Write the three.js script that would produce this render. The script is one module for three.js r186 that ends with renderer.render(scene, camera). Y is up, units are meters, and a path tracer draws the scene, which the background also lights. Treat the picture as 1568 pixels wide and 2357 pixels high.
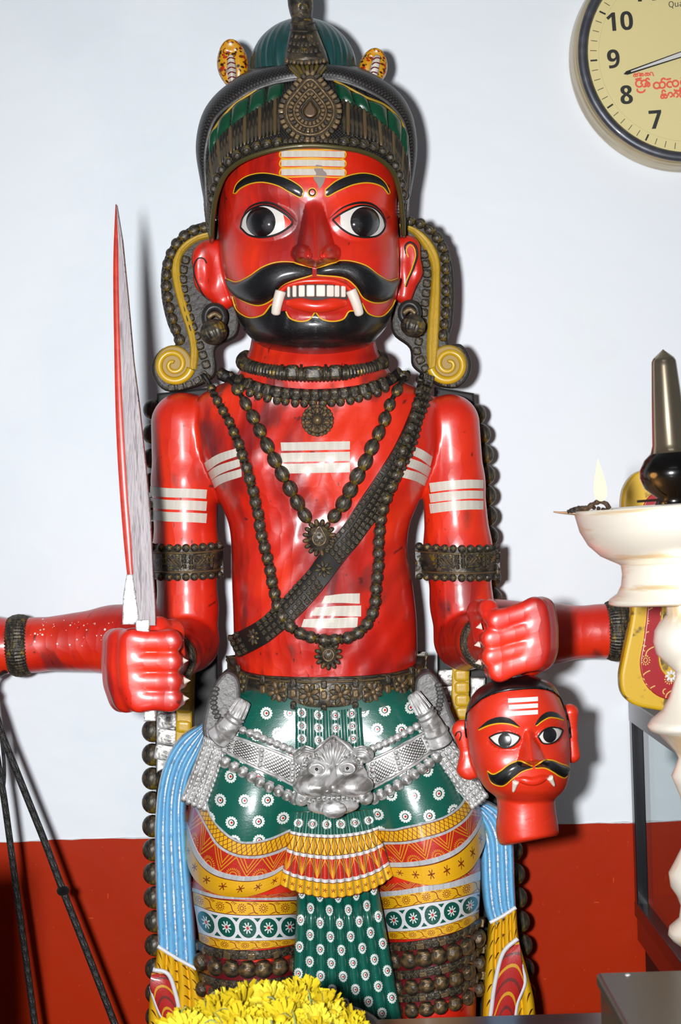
import * as THREE from 'three';
import { mergeGeometries } from 'three/addons/utils/BufferGeometryUtils.js';
import { RoundedBoxGeometry } from 'three/addons/geometries/RoundedBoxGeometry.js';

// ---------------------------------------------------------------- camera, lights, exposure
const D = 2.4, S = 0.0006, CY = 1.25, ROLL = -1.8 * Math.PI / 180;
const scene = new THREE.Scene();
scene.background = new THREE.Color(0x0a0a0a);
const camera = new THREE.PerspectiveCamera(2 * Math.atan(0.5 * 2357 * S / D) * 180 / Math.PI, 1568 / 2357, 0.05, 20);
camera.position.set(0, CY, D); camera.rotation.z = ROLL;
camera.focus = 2.38; camera.userData.fStop = 11;
const renderer = new THREE.WebGLRenderer({ antialias: true });
renderer.toneMapping = THREE.LinearToneMapping; renderer.toneMappingExposure = 1.0;
renderer.shadowMap.enabled = true;
// the camera's flash, a hand's breadth left of the lens
const flash = new THREE.SpotLight(0xfcfcff, 24, 0, 0.76, 0.85, 2);
flash.name = 'camera_flash'; flash.position.set(-0.15, CY + 0.03, D + 0.02); flash.target.position.set(-0.05, CY - 0.02, 0);
flash.castShadow = true; flash.shadow.radius = 2.1; flash.shadow.mapSize.set(2048, 2048);
scene.add(flash, flash.target);
const TUBE_LIGHT = 0.8;      // the unseen ceiling tube behind the camera (its builder is with the room)

// ---------------------------------------------------------------- helpers
const V = (x, y, z) => new THREE.Vector3(x, y, z);
const CR = Math.cos(ROLL), SR = Math.sin(ROLL), lerp = THREE.MathUtils.lerp, clamp = THREE.MathUtils.clamp;
const sm = (a, b, x) => { const t = clamp((x - a) / (b - a), 0, 1); return t * t * (3 - 2 * t); };
const P = (px, py, z = 0) => { const k = (D - z) / D, a = (px - 784) * S * k, b = (1178.5 - py) * S * k; return V(a * CR - b * SR, CY + a * SR + b * CR, z); };
const pxm = (n, z = 0) => n * S * (D - z) / D;            // pixels to metres at a depth
let seed = 7;
const rnd = () => { seed = (seed + 0x6d2b79f5) | 0; let t = Math.imul(seed ^ (seed >>> 15), 1 | seed); t = (t + Math.imul(t ^ (t >>> 7), 61 | t)) ^ t; return ((t ^ (t >>> 14)) >>> 0) / 4294967296; };
const smin = (a, b, k) => { const h = Math.max(k - Math.abs(a - b), 0) / k; return Math.min(a, b) - h * h * k * 0.25; };
const smax = (a, b, k) => -smin(-a, -b, k);
const gs = (x, y, cx, cy, sx, sy) => Math.exp(-((x - cx) ** 2 / (sx * sx) + (y - cy) ** 2 / (sy * sy)) * 0.5);

// a shape given by rows [py, left, right, middle depth, half depth]; cross-sections are superellipses
function loft(rows, n = 2.3) {
  const y0 = rows[0][0], y1 = rows[rows.length - 1][0], N = Math.round(y1 - y0) + 1, T = [0, 1, 2, 3].map(() => new Float32Array(N + 1));
  for (let i = 0, r = 0; i <= N; i++) {
    const y = y0 + Math.min(i, N - 1);
    while (r < rows.length - 2 && y > rows[r + 1][0]) r++;
    const a = rows[Math.max(r - 1, 0)], b = rows[r], c = rows[r + 1], d = rows[Math.min(r + 2, rows.length - 1)], t = (y - b[0]) / (c[0] - b[0]);
    for (let j = 0; j < 4; j++) {
      const m1 = (c[j + 1] - a[j + 1]) / (c[0] - a[0]) * (c[0] - b[0]), m2 = (d[j + 1] - b[j + 1]) / (d[0] - b[0]) * (c[0] - b[0]);
      const t2 = t * t, t3 = t2 * t;
      T[j][i] = (2 * t3 - 3 * t2 + 1) * b[j + 1] + (t3 - 2 * t2 + t) * m1 + (-2 * t3 + 3 * t2) * c[j + 1] + (t3 - t2) * m2;
    }
  }
  return (px, py, z, k) => {
    const s = clamp(py - y0, 0, N - 1), i = s | 0, t = s - i, g = (j) => T[j][i] + (T[j][i + 1] - T[j][i]) * t;
    const xl = g(0), xr = g(1), zc = g(2), hd = g(3), hw = (xr - xl) * 0.5 * S * k, dx = Math.abs(px - (xl + xr) * 0.5) * S * k / hw, dz = Math.abs(z - zc) / hd;
    const q = Math.pow(Math.pow(dx, n) + Math.pow(dz, n), 1 / n), d = (q - 1) * Math.min(hw, hd);
    const e = Math.max(y0 - py, py - y1) * S * k;
    return e > -0.03 ? smax(d, e, 0.02) : d;
  };
}
// a tapered capsule between pixel points [px, py, z, radius in px]
function cap(A, B) {
  const a = P(...A), b = P(...B), ra = pxm(A[3], A[2]), rb = pxm(B[3], B[2]), dx = b.x - a.x, dy = b.y - a.y, dz = b.z - a.z, L = dx * dx + dy * dy + dz * dz;
  return (x, y, z) => { const ux = x - a.x, uy = y - a.y, uz = z - a.z, t = L ? clamp((ux * dx + uy * dy + uz * dz) / L, 0, 1) : 0; return Math.hypot(ux - t * dx, uy - t * dy, uz - t * dz) - ra - (rb - ra) * t; };
}
const chain = (pts, k) => { const c = pts.slice(1).map((p, i) => cap(pts[i], p)); return (x, y, z) => { let d = 1e9; for (const f of c) d = k ? smin(d, f(x, y, z), k) : Math.min(d, f(x, y, z)); return d; }; };
// an ellipsoid at pixel point [px, py, z] with radii in px, px and metres
function ell(c, rx, ry, rz) {
  const p = P(...c), a = pxm(rx, c[2]), b = pxm(ry, c[2]), m = Math.min(a, b, rz);
  return (x, y, z) => (Math.hypot((x - p.x) / a, (y - p.y) / b, (z - p.z) / rz) - 1) * m;
}
// distance functions that also get the pixel of the point
const field = (g) => (x, y, z) => { const k = (D - z) / D, h = y - CY; return g(784 + (x * CR + h * SR) / (S * k), 1178.5 - (-x * SR + h * CR) / (S * k), z, k, x, y); };
const grad = (f, x, y, z, e = 0.0006) => { const g = V(f(x + e, y, z) - f(x - e, y, z), f(x, y + e, z) - f(x, y - e, z), f(x, y, z + e) - f(x, y, z - e)); return g.divideScalar(2 * e); };
// surface nets over a distance function, box given by two pixel points
function skin(f, A, B, h, e = h * 0.4) {
  const ps = []; for (const X of [A[0], B[0]]) for (const Y of [A[1], B[1]]) for (const Z of [A[2], B[2]]) ps.push(P(X, Y, Z));
  const lo = V(Math.min(...ps.map((p) => p.x)), Math.min(...ps.map((p) => p.y)), A[2]), hi = V(Math.max(...ps.map((p) => p.x)), Math.max(...ps.map((p) => p.y)), B[2]);
  const Q = 4, n = ['x', 'y', 'z'].map((c) => Math.ceil((hi[c] - lo[c]) / h / Q) * Q + 1), [nx, ny, nz] = n, v = new Float32Array(nx * ny * nz), id = (i, j, k) => i + nx * (j + ny * k);
  const hd = Q * h * 0.5, far = hd * 1.74 * 1.6;
  for (let K = 0; K < nz - 1; K += Q) for (let J = 0; J < ny - 1; J += Q) for (let I = 0; I < nx - 1; I += Q) {
    const c = f(lo.x + I * h + hd, lo.y + J * h + hd, lo.z + K * h + hd), skip = Math.abs(c) > far;
    for (let k = K; k < Math.min(K + Q + 1, nz); k++) for (let j = J; j < Math.min(J + Q + 1, ny); j++) for (let i = I; i < Math.min(I + Q + 1, nx); i++) {
      const a = id(i, j, k);
      if (skip) { if (!v[a]) v[a] = c; } else v[a] = f(lo.x + i * h, lo.y + j * h, lo.z + k * h) || 1e-9;
    }
  }
  const cell = new Int32Array(nx * ny * nz).fill(-1), pos = [], idx = [];
  for (let k = 0; k < nz - 1; k++) for (let j = 0; j < ny - 1; j++) for (let i = 0; i < nx - 1; i++) {
    let neg = 0, cx = 0, cy = 0, cz = 0, m = 0;
    const b = id(i, j, k);
    for (let c = 0; c < 8; c++) if (v[b + (c & 1) + ((c >> 1) & 1) * nx + (c >> 2) * nx * ny] < 0) neg++;
    if (!neg || neg === 8) continue;
    for (let c = 0; c < 8; c++) for (let a = 0; a < 3; a++) if (!((c >> a) & 1)) {
      const x0 = c & 1, y0 = (c >> 1) & 1, z0 = c >> 2, v0 = v[b + x0 + y0 * nx + z0 * nx * ny], v1 = v[b + x0 + y0 * nx + z0 * nx * ny + [1, nx, nx * ny][a]];
      if (v0 < 0 === v1 < 0) continue;
      const t = v0 / (v0 - v1); cx += x0 + (a === 0 ? t : 0); cy += y0 + (a === 1 ? t : 0); cz += z0 + (a === 2 ? t : 0); m++;
    }
    cell[b] = pos.length / 3; pos.push(lo.x + (i + cx / m) * h, lo.y + (j + cy / m) * h, lo.z + (k + cz / m) * h);
  }
  const quad = (a, b, c, d, flip) => { if (a < 0 || b < 0 || c < 0 || d < 0) return; flip ? idx.push(a, c, b, a, d, c) : idx.push(a, b, c, a, c, d); };
  for (let k = 1; k < nz - 1; k++) for (let j = 1; j < ny - 1; j++) for (let i = 1; i < nx - 1; i++) {
    const b = id(i, j, k), s = v[b] < 0;
    if (s !== v[b + 1] < 0) quad(cell[b - nx - nx * ny], cell[b - nx * ny], cell[b], cell[b - nx], !s);
    if (s !== v[b + nx] < 0) quad(cell[b - 1 - nx * ny], cell[b - 1], cell[b], cell[b - nx * ny], !s);
    if (s !== v[b + nx * ny] < 0) quad(cell[b - 1 - nx], cell[b - nx], cell[b], cell[b - 1], !s);
  }
  const nor = new Float32Array(pos.length), uv = new Float32Array(pos.length / 3 * 2);
  for (let a = 0; a < pos.length; a += 3) {
    let x = pos[a], y = pos[a + 1], z = pos[a + 2], g;
    for (let r = 0; r < 3; r++) { g = grad(f, x, y, z, e); const l = g.lengthSq() || 1, d = clamp(f(x, y, z) / l, -h, h); if (r < 2) { x -= g.x * d; y -= g.y * d; z -= g.z * d; } }
    pos[a] = x; pos[a + 1] = y; pos[a + 2] = z; g.normalize(); nor[a] = g.x; nor[a + 1] = g.y; nor[a + 2] = g.z;
    uv[a / 3 * 2] = x + z * 0.6; uv[a / 3 * 2 + 1] = y + z * 0.35;
  }
  const G = new THREE.BufferGeometry();
  G.setAttribute('position', new THREE.Float32BufferAttribute(pos, 3)); G.setAttribute('normal', new THREE.BufferAttribute(nor, 3)); G.setAttribute('uv', new THREE.BufferAttribute(uv, 2)); G.setIndex(idx);
  return G;
}
// where the line of sight through a pixel meets a surface
function hit(f, px, py, zf = 0.4, zb = -0.34) {
  const c = P(px, py, 0), dir = c.clone().sub(V(0, CY, D)), step = (z) => V(0, CY, D).addScaledVector(dir, (D - z) / D);
  let z = zf, best = 1e9, bz = zf, last = zf;
  while (z > zb) {
    const p = step(z), d = f(p.x, p.y, p.z);
    if (d < best) { best = d; bz = z; }
    if (d < 0) { let a = last, b = z; for (let i = 0; i < 18; i++) { const m = (a + b) / 2, q = step(m); f(q.x, q.y, q.z) < 0 ? b = m : a = m; } bz = b; break; }
    last = z; z -= clamp(d * 0.6, 0.0015, 0.03);
  }
  const p = step(bz), n = grad(f, p.x, p.y, p.z, 0.0015).normalize();
  return { p, n };
}
// a smooth curve through pixel points, by arc length
function cv(pts) {
  if (typeof pts === 'function') return pts;
  const c = new THREE.CatmullRomCurve3(pts.map((p) => V(p[0], p[1], p[2] || 0)), false, 'centripetal'); c.arcLengthDivisions = 160;
  const f = (t) => { const q = c.getPointAt(clamp(t, 0, 1)); return [q.x, q.y, q.z]; };
  f.len = c.getLength(); return f;
}
const at = (src, px, py) => src.z ? { p: P(px, py, src.z(px, py)), n: V(0, 0, 1) } : hit(src.f, px, py, src.zf, src.zb);
// a sheet between two pixel curves laid on a surface; off = height above it, dip = depth of its edge walls
function strip(src, A, B, o = {}) {
  const a = cv(A), b = cv(B), nu = o.nu || 24, nv = o.nv || 4, dip = o.dip ?? 0.003, off = o.off || (() => o.h ?? 0.0007), pos = [], uv = [], idx = [], nn = [];
  for (let j = 0; j <= nv; j++) for (let i = 0; i <= nu; i++) {
    const u = i / nu, v = j / nv, p = a(u), q = b(u), x = lerp(p[0], q[0], v), y = lerp(p[1], q[1], v), H = at(src, x, y), w = H.p.addScaledVector(H.n, off(u, v));
    pos.push(w.x, w.y, w.z); nn.push(H.n);
    o.planar ? uv.push((w.x - o.planar[0]) / o.planar[2], (w.y - o.planar[1]) / o.planar[2]) : uv.push(u * (o.su || 1), (1 - v) * (o.sv || 1));
  }
  const W = nu + 1, tri = (p, q, r, s) => idx.push(p, q, r, p, r, s);
  // orient towards the viewer
  const pa = a(0.5), pb = b(0.5), pc = a(0.52), flip = (pc[0] - pa[0]) * (pb[1] - pa[1]) - (pc[1] - pa[1]) * (pb[0] - pa[0]) < 0;
  const put = (p, q, r, s) => flip ? tri(p, q, r, s) : tri(p, s, r, q);
  for (let j = 0; j < nv; j++) for (let i = 0; i < nu; i++) { const k = j * W + i; put(k, k + 1, k + W + 1, k + W); }
  const front = pos.length / 3;
  const ring = []; for (let i = 0; i < nu; i++) ring.push(i); for (let j = 0; j < nv; j++) ring.push(j * W + nu); for (let i = nu; i > 0; i--) ring.push(nv * W + i); for (let j = nv; j > 0; j--) ring.push(j * W);
  if (dip) {
    const base = pos.length / 3;
    for (const r of ring) { for (const d of [0, dip]) { pos.push(pos[r * 3] - nn[r].x * d, pos[r * 3 + 1] - nn[r].y * d, pos[r * 3 + 2] - nn[r].z * d); uv.push(uv[r * 2], uv[r * 2 + 1]); } }
    for (let i = 0; i < ring.length; i++) { const p = base + i * 2, q = base + ((i + 1) % ring.length) * 2; flip ? tri(p, p + 1, q + 1, q) : tri(p, q, q + 1, p + 1); }
  }
  if (o.back) {
    const base = pos.length / 3;
    for (let r = 0; r < front; r++) { pos.push(pos[r * 3] - nn[r].x * dip, pos[r * 3 + 1] - nn[r].y * dip, pos[r * 3 + 2] - nn[r].z * dip); uv.push(uv[r * 2], uv[r * 2 + 1]); }
    for (let j = 0; j < nv; j++) for (let i = 0; i < nu; i++) { const k = base + j * W + i; flip ? tri(k, k + W, k + W + 1, k + 1) : tri(k, k + 1, k + W + 1, k + W); }
  }
  const G = new THREE.BufferGeometry(); G.setAttribute('position', new THREE.Float32BufferAttribute(pos, 3)); G.setAttribute('uv', new THREE.Float32BufferAttribute(uv, 2)); G.setIndex(idx); G.computeVertexNormals();
  return G;
}
const dome = (h, e = 0.5) => (u, v) => h * Math.pow(Math.max(0, 4 * v * (1 - v)), e) * Math.pow(Math.max(0, Math.min(1, 4 * Math.min(u, 1 - u) * 2)), 0.5);
// a swept tube through world points with a radius per place
function sweep(pts, r, o = {}) {
  const c = new THREE.CatmullRomCurve3(pts, !!o.closed, 'centripetal'), n = o.n || pts.length * 4, m = o.m || 10, fr = c.computeFrenetFrames(n, !!o.closed), pos = [], uv = [], idx = [], L = c.getLength();
  for (let i = 0; i <= n; i++) {
    const t = i / n, p = c.getPointAt(t), N = fr.normals[i], B = fr.binormals[i], R = typeof r === 'function' ? r(t) : r;
    for (let j = 0; j <= m; j++) { const a = j / m * Math.PI * 2, w = p.clone().addScaledVector(N, Math.cos(a) * R).addScaledVector(B, Math.sin(a) * R); pos.push(w.x, w.y, w.z); uv.push(t * L, j / m * Math.PI * 2 * 0.01); }
  }
  for (let i = 0; i < n; i++) for (let j = 0; j < m; j++) { const k = i * (m + 1) + j; idx.push(k, k + 1, k + m + 2, k, k + m + 2, k + m + 1); }
  if (!o.closed) for (const [e, s] of [[0, -1], [n, 1]]) {  // end caps
    const p = c.getPointAt(e / n), b = pos.length / 3; pos.push(p.x, p.y, p.z); uv.push(0, 0);
    for (let j = 0; j < m; j++) { const k = e * (m + 1) + j; s > 0 ? idx.push(b, k, k + 1) : idx.push(b, k + 1, k); }
  }
  const G = new THREE.BufferGeometry(); G.setAttribute('position', new THREE.Float32BufferAttribute(pos, 3)); G.setAttribute('uv', new THREE.Float32BufferAttribute(uv, 2)); G.setIndex(idx); G.computeVertexNormals();
  return G;
}
const onSurf = (src, pts, n, off = 0) => { const c = cv(pts); return Array.from({ length: n + 1 }, (_, i) => { const q = c(i / n), H = at(src, q[0], q[1]); return H.p.addScaledVector(H.n, off); }); };
const line = (src, pts, rpx, o = {}) => { const n = o.k || 24; return sweep(onSurf(src, pts, n, o.off ?? 0.0004), o.r || pxm(rpx), { n: o.n || n * 2, m: o.m || 6 }); };
function plate(pts, z, t, o = {}) {                       // a board cut to an outline, with rounded edges
  const q = pts.map((p) => P(p[0], p[1], z)), s = new THREE.Shape();
  if (o.smooth) s.setFromPoints(new THREE.CatmullRomCurve3([...q], true, 'centripetal').getPoints(pts.length * 5).map((p) => new THREE.Vector2(p.x, p.y)));
  else s.setFromPoints(q.map((p) => new THREE.Vector2(p.x, p.y)));
  const b = o.bevel ?? 0.002, g = new THREE.ExtrudeGeometry(s, { depth: t - 2 * b, bevelSize: b, bevelThickness: b, bevelOffset: -b, bevelSegments: 3, curveSegments: 4, steps: 1 });
  g.translate(0, 0, z - t + b); return g;
}
// ---- objects: geometry is given in world coordinates and made relative to the parent's origin
const origin = new WeakMap(), used = {};
const numbered = (n) => { used[n] = (used[n] ?? -1) + 1; return used[n] ? n + '_' + String(used[n]).padStart(3, '0') : n; };
const worldOf = (o) => origin.get(o) || V(0, 0, 0);
function thing(name, label, category, pos, group) {
  const g = new THREE.Group(); g.name = numbered(name); g.position.copy(pos); origin.set(g, pos.clone()); g.userData = { label, category }; if (group) g.userData.group = group;
  scene.add(g); return g;
}
const shade = (m) => { m.castShadow = m.receiveShadow = true; return m; };
function part(parent, name, geo, mat, label) {
  const o = worldOf(parent), m = shade(new THREE.Mesh(geo, mat)); geo.translate(-o.x, -o.y, -o.z);
  m.name = name; origin.set(m, o.clone()); if (label) m.userData.label = label; parent.add(m); return m;
}
function place(parent, name, geo, mat, p, q, s) {         // a shared geometry set at a point
  const m = shade(new THREE.Mesh(geo, mat)); m.name = name; m.position.copy(p).sub(worldOf(parent)); if (q) m.quaternion.copy(q); if (s) m.scale.set(...s); parent.add(m); return m;
}
const basis = (t, n) => { const z = n.clone().normalize(), x = t.clone().addScaledVector(z, -t.dot(z)).normalize(), y = z.clone().cross(x); return new THREE.Quaternion().setFromRotationMatrix(new THREE.Matrix4().makeBasis(x, y, z)); };
// alike pieces along a pixel curve on a surface; size in px along, across, up
function row(parent, name, src, pts, geo, mat, o) {
  const c = cv(pts), n = o.n || Math.max(2, Math.round(c.len / o.step)), out = [];
  for (let i = 0; i < n; i++) {
    const t = o.ends ? i / (n - 1) : (i + 0.5) / n, q = c(t), q2 = c(Math.min(1, t + 0.004)), q1 = c(Math.max(0, t - 0.004)), H = at(src, q[0], q[1]), A = P(q2[0], q2[1], H.p.z).sub(P(q1[0], q1[1], H.p.z));
    const s = (o.s || [8, 8, 8]).map((x) => pxm(x * (o.var ? 1 + (rnd() - 0.5) * o.var : 1), H.p.z) * (o.taper ? o.taper(t) : 1));
    out.push(place(parent, name, geo, Array.isArray(mat) ? mat[i % mat.length] : mat, H.p.clone().addScaledVector(H.n, pxm(o.off || 0)), basis(A, H.n), s));
  }
  return out;
}
const tint = (r, g, b) => new THREE.Color().setRGB(r, g, b);
// ---------------------------------------------------------------- materials
const hash = (x, y, s) => { let h = Math.imul(x | 0, 374761393) ^ Math.imul(y | 0, 668265263) ^ Math.imul(s | 0, 1274126177); h = Math.imul(h ^ (h >>> 13), 1274126177); return ((h ^ (h >>> 16)) >>> 0) / 4294967296; };
const vn = (u, v, n, m, s) => { const x = u * n, y = v * m, i = Math.floor(x), j = Math.floor(y), a = x - i, b = y - j, f = a * a * (3 - 2 * a), g = b * b * (3 - 2 * b), w = (p, q) => hash(((p % n) + n) % n, ((q % m) + m) % m, s); return lerp(lerp(w(i, j), w(i + 1, j), f), lerp(w(i, j + 1), w(i + 1, j + 1), f), g); };
const fbm = (u, v, n, m, s, o = 4) => { let r = 0, a = 0.5, t = 0; for (let i = 0; i < o; i++) { r += a * vn(u, v, n << i, m << i, s + i); t += a; a *= 0.5; } return r / t; };
function tex(size, metres, fn, srgb = true) {
  const d = new Uint8Array(size * size * 4);
  for (let y = 0; y < size; y++) for (let x = 0; x < size; x++) { const c = fn(x / size, y / size), i = (y * size + x) * 4; for (let k = 0; k < 3; k++) d[i + k] = clamp(c[k] ?? c[0], 0, 1) * 255; d[i + 3] = 255; }
  const t = new THREE.DataTexture(d, size, size); t.wrapS = t.wrapT = THREE.RepeatWrapping; t.magFilter = THREE.LinearFilter; t.minFilter = THREE.LinearMipmapLinearFilter; t.generateMipmaps = true;
  if (srgb) t.colorSpace = THREE.SRGBColorSpace; if (metres) t.repeat.set(1 / metres, 1 / metres); t.needsUpdate = true; return t;
}
function canvas(w, h, draw) {
  const c = document.createElement('canvas'); c.width = w; c.height = h; const g = c.getContext('2d'); draw(g, w, h);
  const t = new THREE.CanvasTexture(c); t.colorSpace = THREE.SRGBColorSpace; t.wrapS = t.wrapT = THREE.RepeatWrapping; return t;
}
const mix3 = (a, b, t) => a.map((x, i) => lerp(x, b[i], clamp(t, 0, 1)));
const phys = (o) => new THREE.MeshPhysicalMaterial(o);
const brush = tex(512, 0.3, (u, v) => [0.5 + 0.35 * (fbm(u, v, 6, 20, 3, 4) - 0.5) + 0.25 * (fbm(u, v, 40, 70, 9, 2) - 0.5) + (fbm(u, v, 9, 24, 31, 2) > 0.72 ? -0.25 : 0)], false);
const carve = tex(512, 0.22, (u, v) => {             // the scallops that a gouge leaves
  const nx = 14, ny = 7, x = u * nx, y = v * ny, i = Math.floor(x), j = Math.floor(y); let d = 9;
  for (let a = -1; a <= 1; a++) for (let b = -1; b <= 1; b++) { const p = (((i + a) % nx) + nx) % nx, q = (((j + b) % ny) + ny) % ny; d = Math.min(d, (i + a + 0.15 + 0.7 * hash(p, q, 5) - x) ** 2 + (j + b + 0.15 + 0.7 * hash(p, q, 6) - y) ** 2); }
  return [d * 0.75 + 0.12 * fbm(u, v, 20, 40, 7, 3)]; }, false);
const redMap = tex(768, 0.45, (u, v) => {
  const a = fbm(u, v, 5, 7, 11, 5), b = fbm(u, v, 4, 22, 21, 5), c = fbm(u, v, 60, 90, 41, 2);
  let k = mix3([0.875, 0.185, 0.055], [0.81, 0.13, 0.045], sm(0.35, 0.65, a));
  k = mix3(k, [0.56, 0.06, 0.05], sm(0.46, 0.72, fbm(u, v, 3, 2, 131, 4)) * 0.6); k = mix3(k, [0.52, 0.07, 0.07], sm(0.53, 0.8, fbm(u, v, 9, 4, 21, 5)) * 0.85); k = mix3(k, [0.34, 0.15, 0.18], sm(0.62, 0.8, fbm(u, v, 15, 7, 51, 4)) * 0.6);
  return mix3(k, [0.25, 0.08, 0.08], sm(0.84, 0.9, fbm(u, v, 70, 40, 41, 2)) * 0.6);
});
const bronzeMap = tex(512, 0.06, (u, v) => {
  const a = fbm(u, v, 6, 6, 5, 4), b = fbm(u, v, 10, 10, 15, 3);
  let k = mix3([0.16, 0.15, 0.135], [0.31, 0.285, 0.235], sm(0.3, 0.68, a)); k = mix3(k, [0.46, 0.38, 0.25], sm(0.55, 0.8, b) * 0.7); return mix3(k, [0.6, 0.48, 0.12], sm(0.76, 0.82, fbm(u, v, 5, 5, 77, 3)) * 0.7);
});
const fineBump = tex(256, 0.04, (u, v) => [fbm(u, v, 8, 8, 3, 4)], false);
const hatchBump = tex(256, 0.024, (u, v) => { const w = (t) => Math.abs(((t % 1) + 1) % 1 - 0.5) * 2; return [Math.min(sm(0.1, 0.5, w((u + v) * 6)), sm(0.1, 0.5, w((u - v) * 6)))]; }, false);
const hatchMap = tex(256, 0.024, (u, v) => { const w = (t) => Math.abs(((t % 1) + 1) % 1 - 0.5) * 2, h = Math.min(sm(0.1, 0.5, w((u + v) * 6)), sm(0.1, 0.5, w((u - v) * 6))); return mix3([0.1, 0.09, 0.085], [0.27, 0.26, 0.25], h * (0.4 + 0.6 * fbm(u, v, 6, 6, 8, 3))); });
const silverMap = tex(512, 0.06, (u, v) => { const a = fbm(u, v, 6, 6, 25, 4); return mix3([0.52, 0.51, 0.49], [0.84, 0.84, 0.83], sm(0.28, 0.62, a)); });
const M = {
  red: phys({ map: redMap, roughness: 0.45, bumpMap: carve, bumpScale: 0.0016, clearcoat: 0.55, clearcoatRoughness: 0.22 }),
  redFlat: phys({ color: 0xd12e12, roughness: 0.42, bumpMap: brush, bumpScale: 0.0008, clearcoat: 0.5, clearcoatRoughness: 0.28 }),
  lip: phys({ color: 0xd12a10, roughness: 0.35, clearcoat: 0.6, clearcoatRoughness: 0.15 }),
  black: phys({ color: 0x07080b, roughness: 0.4, clearcoat: 0.7, clearcoatRoughness: 0.2, bumpMap: brush, bumpScale: 0.0005 }),
  blackMatt: phys({ color: 0x0b0a09, roughness: 0.6 }),
  bronze: phys({ map: bronzeMap, roughness: 0.44, metalness: 0.35, bumpMap: fineBump, bumpScale: 0.001, clearcoat: 0.12, clearcoatRoughness: 0.3 }),
  bell: phys({ map: tex(512, 0.06, (u, v) => mix3(mix3([0.17, 0.155, 0.13], [0.33, 0.28, 0.2], sm(0.3, 0.6, fbm(u, v, 6, 6, 5, 4))), [0.55, 0.42, 0.24], sm(0.42, 0.8, fbm(u, v, 5, 5, 19, 4)) * 0.75)), roughness: 0.42, metalness: 0.4, bumpMap: fineBump, bumpScale: 0.001 }),
  gold: phys({ color: 0x6b583c, roughness: 0.42, metalness: 0.4, bumpMap: fineBump, bumpScale: 0.0006, clearcoat: 0.3 }),
  hatch: phys({ map: hatchMap, roughness: 0.5, metalness: 0.2, bumpMap: hatchBump, bumpScale: 0.0012, clearcoat: 0.25, clearcoatRoughness: 0.3 }),
  pewter: phys({ color: 0x656462, roughness: 0.5, metalness: 0.45, bumpMap: fineBump, bumpScale: 0.0008 }),
  silver: phys({ map: silverMap, roughness: 0.38, metalness: 0.4, clearcoat: 0.3, clearcoatRoughness: 0.2, bumpMap: fineBump, bumpScale: 0.0006 }),
  silverHatch: phys({ map: tex(256, 0.02, (u, v) => { const w = (t) => Math.abs(((t % 1) + 1) % 1 - 0.5) * 2, h = Math.min(sm(0.15, 0.5, w((u + v) * 4)), sm(0.15, 0.5, w((u - v) * 4))); return mix3([0.24, 0.23, 0.22], [0.86, 0.86, 0.84], h); }), roughness: 0.4, metalness: 0.4 }),
  yellow: phys({ color: 0xc49c12, roughness: 0.42, bumpMap: brush, bumpScale: 0.0008, clearcoat: 0.4, clearcoatRoughness: 0.25 }),
  yellowLine: phys({ color: 0xd9a21a, roughness: 0.45 }),
  white: phys({ map: tex(256, 0.12, (u, v) => mix3([0.83, 0.8, 0.75], [0.66, 0.62, 0.55], sm(0.52, 0.75, fbm(u, v, 5, 8, 61, 4)) * 0.8)), roughness: 0.5, bumpMap: brush, bumpScale: 0.00015, clearcoat: 0.3, clearcoatRoughness: 0.3 }),
  ivory: phys({ color: 0xded2c4, roughness: 0.35, clearcoat: 0.4 }),
  eyeWhite: phys({ color: 0xd9d4cd, roughness: 0.3, clearcoat: 0.8, clearcoatRoughness: 0.1 }),
  green: phys({ map: tex(256, 0.1, (u, v) => mix3([0.03, 0.3, 0.14], [0.02, 0.2, 0.17], fbm(u, v, 5, 5, 90, 4))), roughness: 0.3, clearcoat: 0.8, clearcoatRoughness: 0.15 }),
  greenCloth: phys({ color: 0x0d5548, roughness: 0.35, clearcoat: 0.6, clearcoatRoughness: 0.15 }),
  teal: phys({ map: tex(256, 0.1, (u, v) => mix3([0.06, 0.2, 0.19], [0.1, 0.3, 0.3], fbm(u, v, 12, 3, 91, 4))), roughness: 0.45, clearcoat: 0.4 }),
  maroon: phys({ color: 0x66121a, roughness: 0.4, clearcoat: 0.5 }),
  iron: phys({ color: 0x343433, roughness: 0.5, metalness: 0.5, bumpMap: tex(256, 0.03, (u, v) => [fbm(u, v, 6, 6, 70, 4)], false), bumpScale: 0.003 }),
};
const C = (t, o = {}) => phys({ map: t, roughness: 0.34, clearcoat: 0.6, clearcoatRoughness: 0.16, bumpMap: null, ...o });
// unit pieces shared by all rows
const uvScale = (g, k) => { const a = g.attributes.uv; for (let i = 0; i < a.count; i++) a.setXY(i, a.getX(i) * k, a.getY(i) * k); return g; };
const U = {
  bead: uvScale(new THREE.SphereGeometry(1, 14, 10), 0.06),
  disc: (() => { const g = new THREE.CylinderGeometry(1, 1, 1, 14, 1); g.rotateZ(Math.PI / 2); return uvScale(g, 0.06); })(),
  nugget: uvScale(new RoundedBoxGeometry(2, 2, 2, 3, 0.6), 0.03),
  stone: uvScale(new RoundedBoxGeometry(2, 2, 2, 3, 0.35), 0.03),
  rib: (() => { const g = new THREE.CapsuleGeometry(1, 2, 4, 8); g.scale(1, 0.5, 1); return uvScale(g, 0.03); })(),
  pot: (() => { const g = new THREE.LatheGeometry([[0, -1], [0.5, -0.94], [0.86, -0.62], [1, -0.1], [0.9, 0.4], [0.62, 0.66], [0.7, 0.78], [0.55, 0.95], [0, 1]].map((p) => new THREE.Vector2(...p)), 18); g.rotateY(Math.PI); return uvScale(g, 0.06); })(),
};
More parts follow.
